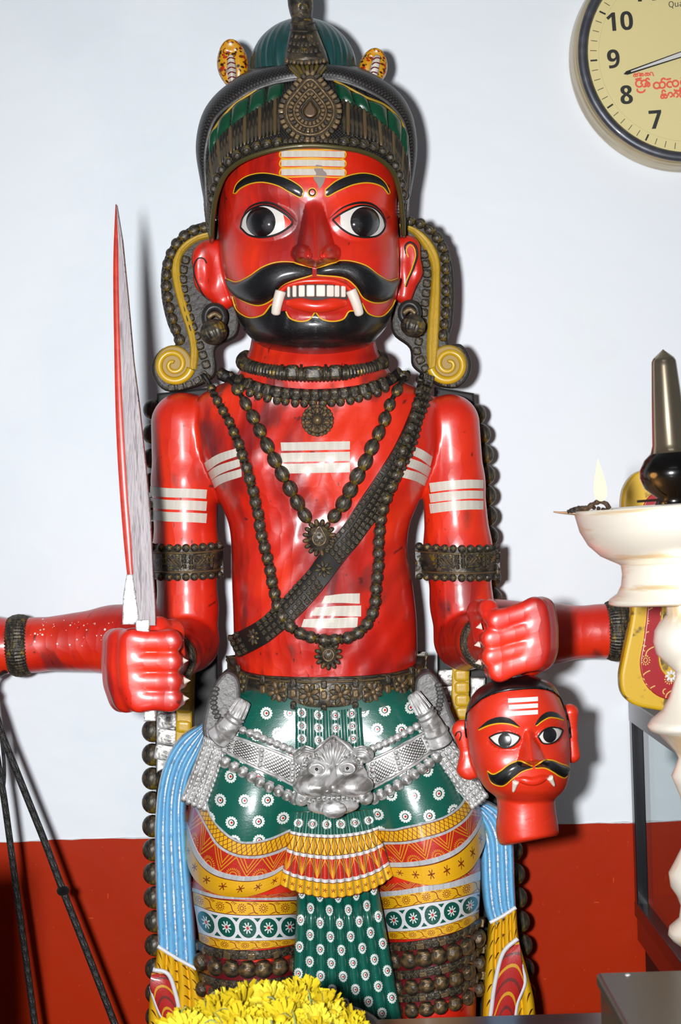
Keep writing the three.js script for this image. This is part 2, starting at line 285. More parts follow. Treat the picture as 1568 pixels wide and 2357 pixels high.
// ---------------------------------------------------------------- the room
const WZ = -0.35, dadoY = P(784, 1915, WZ).y;
function structure(name, geo, mat, pos) { const m = shade(new THREE.Mesh(geo, mat)); m.name = name; m.position.copy(pos); m.userData.kind = 'structure'; scene.add(m); return m; }
const planarUV = (g) => { const p = g.attributes.position, n = g.attributes.normal, u = g.attributes.uv; for (let i = 0; i < p.count; i++) { const ax = Math.abs(n.getX(i)), ay = Math.abs(n.getY(i)); ax > 0.7 ? u.setXY(i, p.getZ(i), p.getY(i)) : ay > 0.7 ? u.setXY(i, p.getX(i), p.getZ(i)) : u.setXY(i, p.getX(i), p.getY(i)); } return g; };
const box = (w, h, d, r = 0) => planarUV(r ? new RoundedBoxGeometry(w, h, d, 3, r) : new THREE.BoxGeometry(w, h, d));
const plaster = phys({ map: tex(512, 1.1, (u, v) => mix3([0.91, 0.935, 0.95], [0.885, 0.918, 0.935], sm(0.4, 0.7, fbm(u, v, 4, 3, 33, 5)))), roughness: 0.55, bumpMap: tex(256, 0.35, (u, v) => [fbm(u, v, 5, 9, 44, 5)], false), bumpScale: 0.0012, clearcoat: 0.15, clearcoatRoughness: 0.45 });
const dadoMat = phys({ map: tex(512, 0.8, (u, v) => mix3([0.7, 0.175, 0.0], [0.64, 0.14, 0.0], fbm(u, v, 3, 3, 34, 4)).map((c) => c + (fbm(u, v, 128, 128, 35, 1) > 0.992 ? 0.14 : 0))), roughness: 0.45, specularIntensity: 0.25, bumpMap: tex(256, 0.4, (u, v) => [fbm(u, v, 5, 5, 45, 4)], false), bumpScale: 0.0015, clearcoat: 0 });
const floorMat = phys({ color: 0x6d4438, roughness: 0.5 }), ceilMat = phys({ color: 0xe6e8e6, roughness: 0.8 });
structure('wall_back', box(5, 3.1, 0.15), plaster, V(0, 1.5, WZ - 0.075));
{ const w = 4.9, n = 300, s = new THREE.Shape(); s.moveTo(-w / 2, 0); s.lineTo(w / 2, 0); for (let i = 0; i <= n; i++) s.lineTo(w / 2 - w * i / n, dadoY + (hash(i, 1, 5) - 0.5) * 0.002 + Math.sin(i * 0.4) * 0.0008); s.closePath();
  structure('trim_1', new THREE.ExtrudeGeometry(s, { depth: 0.003, bevelEnabled: false }), dadoMat, V(0, 0.001, WZ - 0.0005)); 
  const e = []; for (let i = 0; i <= 150; i++) e.push(V(-0.9 + 1.8 * i / 150, dadoY + 0.0006 + (hash(i, 3, 5) - 0.5) * 0.0012, WZ + 0.0006));
  structure('trim_2', sweep(e, (t) => 0.0008 + 0.0012 * hash(Math.floor(t * 130), 8, 9), { n: 300, m: 5 }), phys({ color: 0xd8dadb, roughness: 0.6 }), V(0, 0, 0)); }
structure('wall_left', box(0.15, 3.1, 4.8), plaster, V(-2.42, 1.5, WZ + 2.35));
structure('wall_right', box(0.15, 3.1, 4.8), plaster, V(2.42, 1.5, WZ + 2.35));
structure('wall_front', box(5, 3.1, 0.15), plaster, V(0, 1.5, 4.35));
structure('ceiling', box(5, 0.12, 4.9), ceilMat, V(0, 3.06, 2));
structure('floor', box(5, 0.12, 4.9), floorMat, V(0, -0.06, 2));
{ // out of view: a ceiling batten placed to light the shadowed parts
  const t = thing('unseen_ceiling_light', 'unseen white tube light on the ceiling behind the camera, lighting the shadowed parts', 'lamp', V(0, 2.92, 2.6));
  part(t, 'housing', box(1.25, 0.05, 0.09, 0.01).translate(0, 2.965, 2.6), phys({ color: 0xdddddd, roughness: 0.5 }));
  const g = new THREE.CylinderGeometry(0.014, 0.014, 1.2, 12); g.rotateZ(Math.PI / 2); g.translate(0, 2.918, 2.6);
  part(t, 'tube', g, new THREE.MeshStandardMaterial({ color: 0xffffff, emissive: 0xf2f6ff, emissiveIntensity: 3 }));
  const l = new THREE.RectAreaLight(0xf0f5ff, TUBE_LIGHT * 6, 1.2, 0.05); l.name = 'unseen_tube_light'; l.position.set(0, 2.89, 2.6); l.lookAt(0, 0, 2.2); scene.add(l);
}
// unseen pier left of the table, placed to shade the lower left wall
structure('unseen_pier_4', box(0.3, 0.95, 0.3, 0.006), phys({ color: 0x8c8f90, roughness: 0.7 }), V(-0.505, 0.476, 0.98));
const plinthTop = 0.2;
structure('trim_3', box(0.95, plinthTop, 0.5, 0.01), phys({ color: 0x7a2315, roughness: 0.5 }), V(0.0, plinthTop / 2 + 0.001, -0.095));
// ---------------------------------------------------------------- the statue: body
const statue = thing('guardian_statue', 'large red-painted carved wooden guardian statue with black moustache, fangs and tall dark crown', 'statue', V(P(770, 1900, 0).x, plinthTop, -0.1));
const headL = loft([[230, 560, 870, -0.055, 0.085], [300, 520, 904, -0.058, 0.114], [345, 512, 912, -0.06, 0.123], [400, 507, 915, -0.06, 0.129], [500, 502, 917, -0.06, 0.131], [560, 505, 918, -0.06, 0.13], [610, 511, 918, -0.06, 0.13], [650, 520, 917, -0.06, 0.13], [700, 535, 909, -0.06, 0.127], [745, 553, 892, -0.06, 0.12], [780, 580, 865, -0.06, 0.11], [802, 612, 835, -0.058, 0.09], [816, 660, 790, -0.055, 0.06]], 2.25);
const eyeIn = (px, py, L) => { const c = L ? [613, 510] : [830, 510], r = Math.hypot((px - c[0]) / 72, (py - c[1]) / 46); return r < 1 ? Math.pow(1 - r * r, 1.3) : 0; };
const faceH = (px, py) => {
  let h = 0.007 * gs(px, py, 612, 435, 70, 26) + 0.007 * gs(px, py, 842, 435, 70, 26);
  h -= 0.011 * gs(px, py, 613, 508, 62, 36) + 0.011 * gs(px, py, 832, 508, 58, 36);
  h += 0.013 * eyeIn(px, py, 1) + 0.013 * eyeIn(px, py, 0);
  h += 0.012 * gs(px, py, 572, 605, 50, 38) + 0.011 * gs(px, py, 868, 605, 46, 38);
  const t = clamp((py - 462) / 132, 0, 1), w = lerp(16, 50, Math.pow(t, 0.9)), dx = Math.abs(px - lerp(722, 729, t)) / w;
  const drop = 1 - sm(596, 618, py - Math.abs(px - 728) * -0.12);
  h += (0.005 + 0.05 * Math.pow(t, 1.1)) * Math.pow(Math.max(0, 1 - Math.pow(dx, 1.25)), 0.95) * sm(455, 490, py) * drop;
  for (const [wx, wy] of [[693, 583], [762, 583]]) { const r = Math.hypot((px - wx) / 23, (py - wy) / 21); if (r < 1) h += 0.017 * Math.pow(1 - r * r, 0.8) * drop; }
  h -= 0.007 * gs(px, py, 701, 600, 7, 4) + 0.007 * gs(px, py, 752, 600, 7, 4);
  h += 0.012 * gs(px, py, 728, 672, 95, 48) + 0.01 * gs(px, py, 728, 760, 95, 36);
  h -= 0.004 * gs(px, py, 728, 728, 60, 10);
  return h;
};
const earL = chain([[488, 598, -0.075, 47], [494, 642, -0.075, 44], [514, 690, -0.075, 24]], 0.01), earLc = ell([468, 620, -0.03], 22, 52, 0.032);
const earR = chain([[938, 572, -0.075, 30], [943, 625, -0.075, 27], [930, 680, -0.075, 20]], 0.01), earRc = ell([950, 612, -0.035], 14, 44, 0.024);
const earFlat = (z) => Math.abs(z + 0.072) - 0.02;
const headF = field((px, py, z, k, x, y) => {
  let d = headL(px, py, z, k);
  if (d < 0.09 && z > -0.06) d -= faceH(px, py) * sm(-0.055, 0.005, z) * 0.92;
  let e = Math.min(earL(x, y, z), earR(x, y, z)); e = smax(e, earFlat(z), 0.012);
  e = smax(e, -Math.min(earLc(x, y, z), earRc(x, y, z)), 0.01);
  return smin(d, e, 0.006);
});
const torsoL = loft([[835, 566, 882, -0.075, 0.085], [868, 545, 905, -0.078, 0.088], [888, 500, 950, -0.08, 0.086], [915, 455, 1000, -0.082, 0.084], [960, 440, 1020, -0.085, 0.09], [1010, 446, 1016, -0.086, 0.098], [1060, 462, 1004, -0.087, 0.104], [1110, 486, 984, -0.088, 0.105], [1160, 508, 962, -0.088, 0.1], [1205, 526, 944, -0.088, 0.097], [1260, 533, 938, -0.088, 0.098], [1330, 534, 948, -0.088, 0.105], [1410, 537, 958, -0.088, 0.112], [1480, 539, 961, -0.088, 0.112], [1540, 543, 960, -0.088, 0.108], [1640, 540, 965, -0.088, 0.108]], 2.3);
const neckL = loft([[740, 586, 858, -0.078, 0.075], [830, 571, 871, -0.076, 0.08], [900, 560, 880, -0.076, 0.08]], 2.1);
const AL = chain([[420, 975, -0.09, 70], [425, 1110, -0.09, 72], [428, 1260, -0.09, 70], [432, 1400, -0.088, 66], [434, 1470, -0.085, 66]], 0.01), AR = chain([[1036, 975, -0.09, 66], [1044, 1110, -0.09, 68], [1054, 1260, -0.09, 74], [1063, 1390, -0.088, 68], [1068, 1470, -0.085, 66]], 0.01);
const FL = chain([[434, 1480, -0.08, 70], [400, 1510, 0.05, 56], [352, 1528, 0.18, 46]], 0.012), FR = chain([[1070, 1475, -0.08, 68], [1112, 1478, 0.05, 56], [1160, 1480, 0.18, 46]], 0.012);
const BL = chain([[430, 1440, -0.16, 72], [260, 1472, -0.2, 75], [75, 1485, -0.2, 59], [40, 1486, -0.2, 56], [-20, 1488, -0.2, 66], [-110, 1490, -0.2, 62]], 0.012), BR = chain([[1080, 1440, -0.16, 68], [1270, 1458, -0.2, 66], [1385, 1453, -0.2, 58], [1420, 1452, -0.2, 56], [1480, 1450, -0.2, 60]], 0.012);
const armF = (x, y, z) => Math.min(smin(AL(x, y, z), FL(x, y, z), 0.008), smin(AR(x, y, z), FR(x, y, z), 0.008));
const chestH = (px, py) => 0.014 * gs(px, py, 585, 1055, 85, 75) + 0.014 * gs(px, py, 885, 1050, 85, 75) + 0.01 * gs(px, py, 745, 1420, 150, 90) - 0.004 * gs(px, py, 735, 1130, 40, 90) + 0.0012 * Math.sin(px * 0.11 + py * 0.03) * Math.sin(py * 0.05);
const torsoOnly = field((px, py, z, k) => { let d = Math.min(1, torsoL(px, py, z, k)); if (z > -0.088 && d < 0.08) d -= chestH(px, py) * sm(-0.08, 0, z) * 0.95; return d; });
const torsoF = field((px, py, z, k, x, y) => smin(torsoOnly(x, y, z), neckL(px, py, z, k), 0.025));
const bodyF = (x, y, z) => smin(smin(torsoF(x, y, z), Math.min(AL(x, y, z), AR(x, y, z)), 0.009), Math.min(smin(FL(x, y, z), AL(x, y, z), 0.008), smin(FR(x, y, z), AR(x, y, z), 0.008), BL(x, y, z), BR(x, y, z)), 0.004);
// fists: four fingers, a palm and a thumb
const fl = [[1476, 0, 411], [1523, -2, 420], [1569, 2, 425], [1610, 16, 422]], fingersL = fl.map(([y, i, t]) => chain([[272 + i, y - 2, 0.16, 22], [265 + i, y, 0.2, 26], [275 + i, y, 0.231, 27], [306 + i, y, 0.25, 26.5], [392, y, 0.25, 25], [t - 12, y, 0.232, 18]], 0.008));
const palmL = chain([[308, 1485, 0.185, 40], [312, 1590, 0.185, 38]], 0), palmL2 = chain([[378, 1500, 0.185, 38], [372, 1585, 0.185, 36]], 0), thumbL = chain([[405, 1505, 0.19, 22], [398, 1452, 0.2, 24], [366, 1442, 0.225, 20], [361, 1452, 0.232, 17]], 0.008);
const fistL = field((px, py, z, k, x, y) => { let d = 1e9; const b = lerp(0.018, 0.0045, sm(285, 345, px)); for (const f of fingersL) d = smin(d, f(x, y, z), b); d = smax(d, z - 0.2625, 0.006); d = smin(d, Math.min(palmL(x, y, z), palmL2(x, y, z)), 0.01); d = smin(d, thumbL(x, y, z), 0.004); return smin(d, FL(x, y, z), 0.012); });
const fr = [[1429, 1402, 1125, 1246], [1470, 1443, 1112, 1252], [1512, 1484, 1114, 1252], [1543, 1516, 1128, 1242]], fingersR = fr.map(([a, b, l, r]) => chain([[l + 4, a + 2, 0.23, 17], [l + 22, a, 0.25, 24], [r - 14, b, 0.25, 25], [r, b, 0.234, 25.5], [r + 4, b, 0.2, 24.5], [r - 4, b, 0.16, 21]], 0.008));
const palmR = chain([[1215, 1430, 0.185, 38], [1218, 1520, 0.185, 38]], 0), palmR2 = chain([[1150, 1445, 0.185, 40], [1152, 1530, 0.185, 36]], 0), thumbR = chain([[1112, 1460, 0.19, 26], [1104, 1408, 0.2, 26], [1124, 1402, 0.235, 20], [1124, 1416, 0.245, 16]], 0.008);
const fistR = field((px, py, z, k, x, y) => { let d = 1e9; const b = lerp(0.0045, 0.018, sm(1195, 1245, px)); for (const f of fingersR) d = smin(d, f(x, y, z), b); d = smax(d, z - 0.2615, 0.006); d = smin(d, Math.min(palmR(x, y, z), palmR2(x, y, z)), 0.01); d = smin(d, thumbR(x, y, z), 0.004); return smin(d, FR(x, y, z), 0.012); });
// legs, down to the plinth
const legL = loft([[1620, 500, 740, -0.09, 0.1], [1800, 460, 716, -0.09, 0.112], [1900, 448, 706, -0.09, 0.116], [2000, 445, 698, -0.09, 0.118], [2060, 444, 695, -0.09, 0.118], [2150, 456, 692, -0.09, 0.112], [2240, 464, 692, -0.09, 0.106], [2400, 470, 690, -0.09, 0.1], [2640, 500, 670, -0.09, 0.075], [2900, 520, 650, -0.09, 0.06]], 2.3);
const legR = loft([[1620, 780, 1010, -0.09, 0.1], [1800, 830, 1085, -0.09, 0.112], [1900, 845, 1104, -0.09, 0.116], [2000, 858, 1108, -0.09, 0.118], [2060, 866, 1106, -0.09, 0.118], [2150, 880, 1101, -0.09, 0.112], [2240, 890, 1098, -0.09, 0.106], [2400, 895, 1094, -0.09, 0.1], [2640, 905, 1080, -0.09, 0.075], [2900, 915, 1060, -0.09, 0.06]], 2.3);
const legF = field((px, py, z, k, x, y) => { let d = smin(legL(px, py, z, k), legR(px, py, z, k), 0.02); const foot = Math.min(Math.hypot((x - P(585, 2900, -0.03).x) / 0.075, (y - plinthTop - 0.01) / 0.06, (z + 0.02) / 0.15) - 1, Math.hypot((x - P(985, 2900, -0.03).x) / 0.075, (y - plinthTop - 0.01) / 0.06, (z + 0.02) / 0.15) - 1) * 0.06; d = smin(d, foot, 0.04); return Math.max(d, plinthTop + 0.0005 - y); });
{
  const gb = skin(bodyF, [-70, 800, -0.3], [1480, 1660, 0.2], 0.0046), gh = skin(headF, [425, 230, -0.2], [985, 830, 0.14], 0.0021, 0.0007);
  const g1 = skin(fistL, [225, 1400, 0.1], [440, 1645, 0.28], 0.0022), g2 = skin(fistR, [1075, 1365, 0.1], [1290, 1580, 0.28], 0.0022), gl = skin(legF, [420, 1600, -0.25], [1130, 2960, 0.15], 0.008);
  part(statue, 'body', mergeGeometries([gb, gh, g1, g2, gl]), M.red);
}
const SH = { f: headF, zf: 0.16, zb: -0.15 }, ST = { f: torsoF, zf: 0.12, zb: -0.15 }, SB = { f: bodyF, zf: 0.12, zb: -0.2 }, SA = { f: (x, y, z) => Math.min(AL(x, y, z), AR(x, y, z)), zf: 0.12, zb: -0.2 };
// ---- painted and carved features of the face
const mirror = (pts, c) => pts.map((p) => [2 * c - p[0], p[1]]);
function outline(parent, name, src, pts, r, mat, o) { return part(parent, name, line(src, pts, r, o), mat); }
for (const [i, [y0, y1]] of [[348, 362], [369, 383], [390, 404]].entries()) {
  part(statue, 'forehead_stripe', strip(SH, [[648, y0], [720, y0 - 0.5], [793, y0 + 1]], [[648, y1], [720, y1 - 0.5], [793, y1 + 1]], { nu: 20, nv: 3, h: 0.0009 }), M.white, 'greyish white painted stripe with yellow edge');
  outline(statue, 'stripe_edge', SH, [[648, y0 - 2], [720, y0 - 2.5], [790, y0 - 1], [796, y0 + 4], [796, y1 - 3], [790, y1 + 3], [720, y1 + 2], [650, y1 + 2], [644, y1 - 3], [645, y0 + 3], [648, y0 - 2]], 1.9, M.yellowLine, { k: 50 });
}
// eyebrows
for (const [A, B] of [[[[538, 445], [545, 425], [565, 408], [600, 399], [640, 404], [675, 418], [698, 437]], [[541, 446], [554, 434], [578, 423], [605, 420], [640, 428], [668, 443], [694, 454]]], [[[749, 436], [775, 416], [808, 403], [840, 399], [868, 406], [885, 420], [897, 444]], [[751, 452], [780, 439], [812, 426], [842, 421], [865, 424], [882, 432], [895, 447]]]]) {
  part(statue, 'eyebrow', strip(SH, A, B, { nu: 40, nv: 4, off: (u, v) => 0.0008 + dome(0.001)(u, v) }), M.black);
  outline(statue, 'eyebrow_edge', SH, [...A, ...[...B].reverse(), A[0]], 1.8, M.yellowLine, { k: 70, n: 140 });
}
outline(statue, 'brow_dot', SH, Array.from({ length: 13 }, (_, i) => [719 + 10 * Math.cos(i * Math.PI / 6), 443 + 10 * Math.sin(i * Math.PI / 6)]), 1.7, M.yellowLine, { k: 30 });
outline(statue, 'brow_dot', SH, Array.from({ length: 13 }, (_, i) => [719 + 7 * Math.cos(i * Math.PI / 6), 443 + 7 * Math.sin(i * Math.PI / 6)]), 1.5, M.blackMatt, { k: 30 });
part(statue, 'worn_patch', strip(SH, [[728, 380], [723, 390], [728, 400], [722, 411], [730, 424], [734, 434]], [[741, 382], [744, 392], [752, 401], [748, 413], [744, 424], [737, 434]], { nu: 20, nv: 4, h: 0.0013 }), phys({ color: 0x8d7f78, roughness: 0.7 }), 'bare grey patch where the paint is worn off');
// eyes
for (const [A, B, ic, cor, crease] of [
  [[[556, 524], [562, 500], [582, 481], [611, 473], [642, 484], [673, 512]], [[556, 524], [573, 540], [600, 546], [632, 541], [656, 529], [673, 512]], [602, 511], [[652, 494], [673, 512], [655, 528], [656, 512]], [[556, 510], [570, 482], [595, 468], [625, 468], [655, 484], [684, 510]]],
  [[[766, 506], [795, 487], [830, 474], [858, 479], [877, 497], [884, 522]], [[766, 506], [785, 525], [812, 541], [845, 546], [870, 541], [884, 522]], [839, 511], [[766, 506], [784, 497], [783, 511], [788, 526]], [[757, 504], [790, 478], [825, 467], [855, 470], [878, 488], [890, 514]]]]) {
  const eye = part(statue, 'eye', strip(SH, A, B, { nu: 30, nv: 12, h: 0.0012 }), M.eyeWhite, 'white painted eye with a black iris');
  part(eye, 'iris', strip(SH, Array.from({ length: 13 }, (_, i) => [ic[0] - 33 * Math.cos(i * Math.PI / 12), ic[1] - 34 * Math.sin(i * Math.PI / 12)]), Array.from({ length: 13 }, (_, i) => [ic[0] - 33 * Math.cos(i * Math.PI / 12), ic[1] + 34 * Math.sin(i * Math.PI / 12)]), { nu: 24, nv: 12, off: (u, v) => { const sy = Math.sin(u * Math.PI), X = Math.cos(u * Math.PI), Y = (2 * v - 1) * sy; return 0.0018 + 0.006 * Math.max(0, 1 - X * X - Y * Y); } }), phys({ color: 0x05060a, roughness: 0.25, clearcoat: 1, clearcoatRoughness: 0.12, bumpMap: brush, bumpScale: 0.0008 }));
  part(eye, 'eye_corner', strip(SH, [cor[0], cor[1]], [cor[3], cor[2]], { nu: 5, nv: 5, h: 0.0018 }), M.lip);
  outline(eye, 'eyelid', SH, [...A, ...[...B].reverse().slice(1)], 2.4, M.blackMatt, { k: 40, off: 0.0013 });
  outline(statue, 'eyelid_crease', SH, crease, 2, M.blackMatt, { k: 30, r: (t) => pxm(2.4 * Math.sin(t * Math.PI) + 0.4) });
}
// moustache
for (const [A, B] of [
  [[[523, 641], [545, 648], [572, 637], [605, 615], [640, 604], [685, 606], [719, 617]], [[523, 641], [534, 668], [558, 690], [596, 703], [626, 691], [652, 658], [719, 634]]],
  [[[729, 617], [765, 604], [800, 601], [842, 612], [872, 634], [895, 645], [915, 640]], [[729, 634], [795, 642], [818, 660], [836, 686], [864, 697], [893, 690], [915, 640]]]]) {
  const m = part(statue, 'moustache', strip(SH, A, B, { nu: 48, nv: 10, off: (u, v) => 0.001 + 0.012 * Math.pow(4 * v * (1 - v), 0.55) * Math.pow(Math.sin(clamp(u, 0.01, 0.99) * Math.PI), 0.4), dip: 0.004 }), M.black);
  outline(m, 'moustache_edge', SH, A, 1.9, M.yellowLine, { k: 40, off: 0.0012 }); outline(m, 'moustache_edge', SH, B, 1.9, M.yellowLine, { k: 40, off: 0.0012 });
}
// beard with two red lobes and red crescents left open
const beardTop = [[536, 682], [548, 714], [575, 730], [606, 724], [628, 700], [640, 716], [659, 716], [668, 732], [690, 740], [712, 736], [726, 716], [740, 734], [764, 740], [790, 734], [803, 716], [822, 716], [832, 698], [848, 722], [878, 727], [900, 706], [908, 690]];
const beardBot = [[540, 700], [556, 748], [580, 778], [606, 800], [640, 812], [728, 822], [800, 812], [842, 800], [866, 778], [890, 748], [906, 704]];
const bAt = cv(beardTop.map((p) => [p[0], p[1]])), bBt = cv(beardBot);
part(statue, 'beard', strip(SH, bAt, bBt, { nu: 110, nv: 20, h: 0.0011, dip: 0.003 }), M.black);
for (const e of [beardTop.slice(0, 6), beardTop.slice(6, 11), beardTop.slice(10, 16), beardTop.slice(16)]) outline(statue, 'beard_edge', SH, e, 1.9, M.yellowLine, { k: 36, off: 0.0014 });
// mouth
part(statue, 'upper_lip', strip(SH, [[633, 688], [650, 660], [690, 645], [729, 640], [775, 644], [804, 660], [820, 690]], [[640, 694], [660, 668], [692, 657], [729, 655], [770, 657], [797, 668], [814, 692]], { nu: 30, nv: 6, off: (u, v) => 0.003 + 0.004 * Math.sqrt(4 * v * (1 - v)) }), M.lip);
part(statue, 'mouth_gap', strip(SH, [[655, 668], [692, 656], [729, 654], [770, 656], [800, 668]], [[658, 692], [692, 690], [729, 694], [770, 690], [798, 692]], { nu: 20, nv: 4, h: 0.0018 }), phys({ color: 0x3a2c2a, roughness: 0.7 }), 'dark grey gap behind the teeth');
part(statue, 'lower_lip', strip(SH, [[660, 690], [692, 686], [729, 691], [766, 686], [797, 690]], [[662, 704], [690, 714], [729, 718], [768, 714], [796, 704]], { nu: 26, nv: 8, off: (u, v) => 0.002 + 0.007 * Math.pow(4 * v * (1 - v), 0.6) * Math.pow(Math.sin(clamp(u, 0.02, 0.98) * Math.PI), 0.5) }), M.lip);
for (const [x, w] of [[667, 8], [680, 11], [696, 16], [715.5, 20], [738, 22], [759, 18], [774, 13], [788, 12]]) {
  const y = 670 - Math.abs(x - 728) * -0.02, H = hit(headF, x, y, 0.16), r = new RoundedBoxGeometry(pxm(w - 1.6), pxm(26), 0.006, 3, 0.0018);
  place(statue, 'tooth', r, M.ivory, H.p.clone().addScaledVector(H.n, 0.0035), basis(V(1, 0, 0).applyAxisAngle(V(0, 0, 1), ROLL), H.n.clone().setY(H.n.y * 0.3)));
}
for (const [a, b] of [[[650, 670], [642, 724]], [[804, 668], [820, 726]]]) {
  const A = hit(headF, ...a, 0.16), B = hit(headF, ...b, 0.16), p = [0, 0.35, 0.7, 1].map((t) => A.p.clone().lerp(B.p, t).addScaledVector(A.n, 0.005 + 0.006 * Math.sin(t * 2)));
  part(statue, 'fang', sweep(p, (t) => pxm(lerp(13, 10.5, t)) * (t > 0.98 ? 0.7 : 1), { n: 16, m: 10 }), M.ivory);
}
// ear lines
outline(statue, 'ear_line', SH, [[476, 606], [470, 596], [458, 594], [449, 606], [448, 630], [456, 655], [470, 680], [482, 690]], 2, M.blackMatt, { k: 36 });
outline(statue, 'ear_line', SH, [[935, 584], [933, 566], [944, 558], [956, 566], [960, 586], [953, 615], [941, 640], [934, 660]], 2.6, M.blackMatt, { k: 36 });
outline(statue, 'ear_line', SH, [[940, 592], [935, 576], [943, 564], [952, 570], [956, 588], [949, 615], [936, 645], [932, 660]], 1.9, M.yellowLine, { k: 36, off: 0.001 });
// ash stripes on chest, arms and belly
const stripes = (src, sets) => { for (const [A, B] of sets) part(statue, 'ash_stripe', strip(src, A, B, { nu: 24, nv: 4, h: 0.0008, dip: 0.002 }), M.white, 'white painted ash stripe'); };
const bars = (x0, x1, ys, sl = 0) => ys.map(([a, b]) => [[[x0, a], [(x0 + x1) / 2, a + sl / 2], [x1, a + sl]], [[x0 + 2, b], [(x0 + x1) / 2, b + sl / 2], [x1, b + sl]]]);
stripes(ST, bars(646, 806, [[1019, 1038], [1043, 1064], [1068, 1090]], -3));
stripes(ST, [0, 26, 50].map((d, i) => [[[470 + i * 4, 1066 + d], [500, 1047 + d], [548 + i * 4, 1031 + d * 0.95]], [[474 + i * 4, 1088 + d], [505, 1066 + d], [549 + i * 4, 1049 + d * 0.95]]]));
stripes(ST, [0, 26, 50].map((d, i) => [[[958 - i * 13, 1029 + d], [976 - i * 6, 1038 + d], [995 - i * 3, 1051 + d]], [[950 - i * 13, 1048 + d], [970 - i * 6, 1058 + d], [990 - i * 3, 1073 + d]]]));
stripes(SB, [[1123, 1146], [1150, 1174], [1178, 1202]].map(([a, b]) => [[[347, a - 4], [380, a], [440, a + 2], [476, a + 4]], [[347, b - 6], [380, b - 2], [440, b], [474, b + 2]]]));
stripes(SB, [[1112, 1133], [1137, 1157], [1160, 1182]].map(([a, b]) => [[[989, a], [1030, a - 5], [1080, a - 8], [1112, a - 7]], [[992, b], [1030, b - 5], [1080, b - 9], [1112, b - 9]]]));
stripes(ST, [[[[748, 1372], [790, 1367], [828, 1366]], [[740, 1389], [790, 1388], [828, 1390]]], [[[726, 1398], [780, 1395], [831, 1394]], [[716, 1417], [780, 1418], [831, 1419]]], [[[700, 1425], [760, 1423], [824, 1421]], [[694, 1443], [760, 1446], [822, 1444]]]]);
{ const bits = []; for (let i = 0; i < 46; i++) { const x = 70 + Math.abs(rnd() + rnd() - 0.7) * 190, y = 1425 + rnd() * rnd() * 90, H = hit(bodyF, x, y, -0.05, -0.3), r = 0.0005 + rnd() * rnd() * 0.0016, g = new THREE.SphereGeometry(r, 7, 5); g.scale(1, 1, 0.35); g.applyQuaternion(new THREE.Quaternion().setFromUnitVectors(V(0, 0, 1), H.n)); g.translate(H.p.x, H.p.y, H.p.z); bits.push(g); } const m = part(statue, 'paint_specks', mergeGeometries(bits), phys({ color: 0xe8ddd6, roughness: 0.5 }), 'tiny white paint specks on the rear forearm'); m.userData.kind = 'stuff'; }
// fingernails
const nail = new THREE.ConeGeometry(1, 2, 10); nail.rotateZ(-Math.PI / 2);
for (const [x, y, i] of [[412, 1476, 0], [423, 1523, 0], [428, 1569, 0], [425, 1610, 0]]) place(statue, 'fingernail', nail, M.ivory, P(x, y - 2, 0.238), new THREE.Quaternion(), [pxm(11, 0.24), pxm(14, 0.24), 0.008]);
for (const [x, y] of [[1100, 1443], [1096, 1484], [1098, 1525]]) place(statue, 'fingernail', nail, M.ivory, P(x + 2, y, 0.232), new THREE.Quaternion().setFromAxisAngle(V(0, 0, 1), Math.PI + 0.2), [pxm(7, 0.24), pxm(9, 0.24), 0.005]);
// ---------------------------------------------------------------- crown
const archPts = [[470, 575], [487, 560], [493, 500], [503, 450], [522, 405], [553, 378], [600, 358], [655, 346], [715, 341], [775, 345], [830, 354], [872, 372], [900, 400], [915, 440], [923, 500], [926, 540], [945, 560]];
const archLut = (() => { const c = cv(archPts), a = new Float32Array(1568).fill(-1); for (let i = 0; i <= 4000; i++) { const q = c(i / 4000); a[Math.round(q[0])] = q[1]; } for (let x = 471; x < 945; x++) if (a[x] < 0) a[x] = a[x - 1]; for (let x = 0; x < 471; x++) a[x] = 565; for (let x = 945; x < 1568; x++) a[x] = 555; return a; })();
const hatL = loft([[150, 585, 830, -0.075, 0.075], [185, 535, 882, -0.072, 0.098], [215, 507, 908, -0.07, 0.116], [255, 484, 927, -0.068, 0.13], [300, 471, 938, -0.065, 0.139], [350, 466, 944, -0.062, 0.144], [400, 467, 943, -0.06, 0.146], [460, 472, 938, -0.06, 0.144], [520, 481, 932, -0.06, 0.14], [575, 492, 925, -0.06, 0.136]], 2.2);
const hatF = field((px, py, z, k) => { const d = hatL(px, py, z, k); return z > -0.12 ? smax(d, (py - archLut[clamp(Math.round(px), 0, 1567)]) * S * k * 0.7, 0.004) : d; });
const hatFull = field((px, py, z, k) => hatL(px, py, z, k));
const SC = { f: hatFull, zf: 0.14, zb: -0.12 };
const crown = part(statue, 'crown', skin(hatF, [450, 140, -0.22], [960, 590, 0.1], 0.003), M.hatch, 'dark carved crown with cross-hatched sides');
const rollC = [[489, 556], [492, 500], [501, 448], [520, 403], [551, 375], [600, 354], [655, 341], [715, 336], [775, 340], [830, 349], [874, 368], [903, 397], [918, 440], [925, 500], [927, 540]];
part(crown, 'rim_roll', line(SC, rollC, 6, { k: 50, n: 110, m: 8, off: 0.001 }), phys({ color: 0x4b4422, roughness: 0.4, metalness: 0.3, clearcoat: 0.5 }), 'dark gold roll along the forehead');
row(crown, 'bead', SC, [[487, 470], [495, 430], [511, 393], [540, 362], [590, 338], [650, 326]], U.bead, M.bronze, { step: 24, s: [12.5, 12, 10], off: 3, var: 0.12, taper: (t) => 1 });
row(crown, 'bead', SC, [[780, 325], [840, 333], [885, 350], [908, 380], [922, 420], [929, 460]], U.bead, M.bronze, { step: 24, s: [12.5, 12, 10], off: 3, var: 0.12, taper: (t) => 1 });
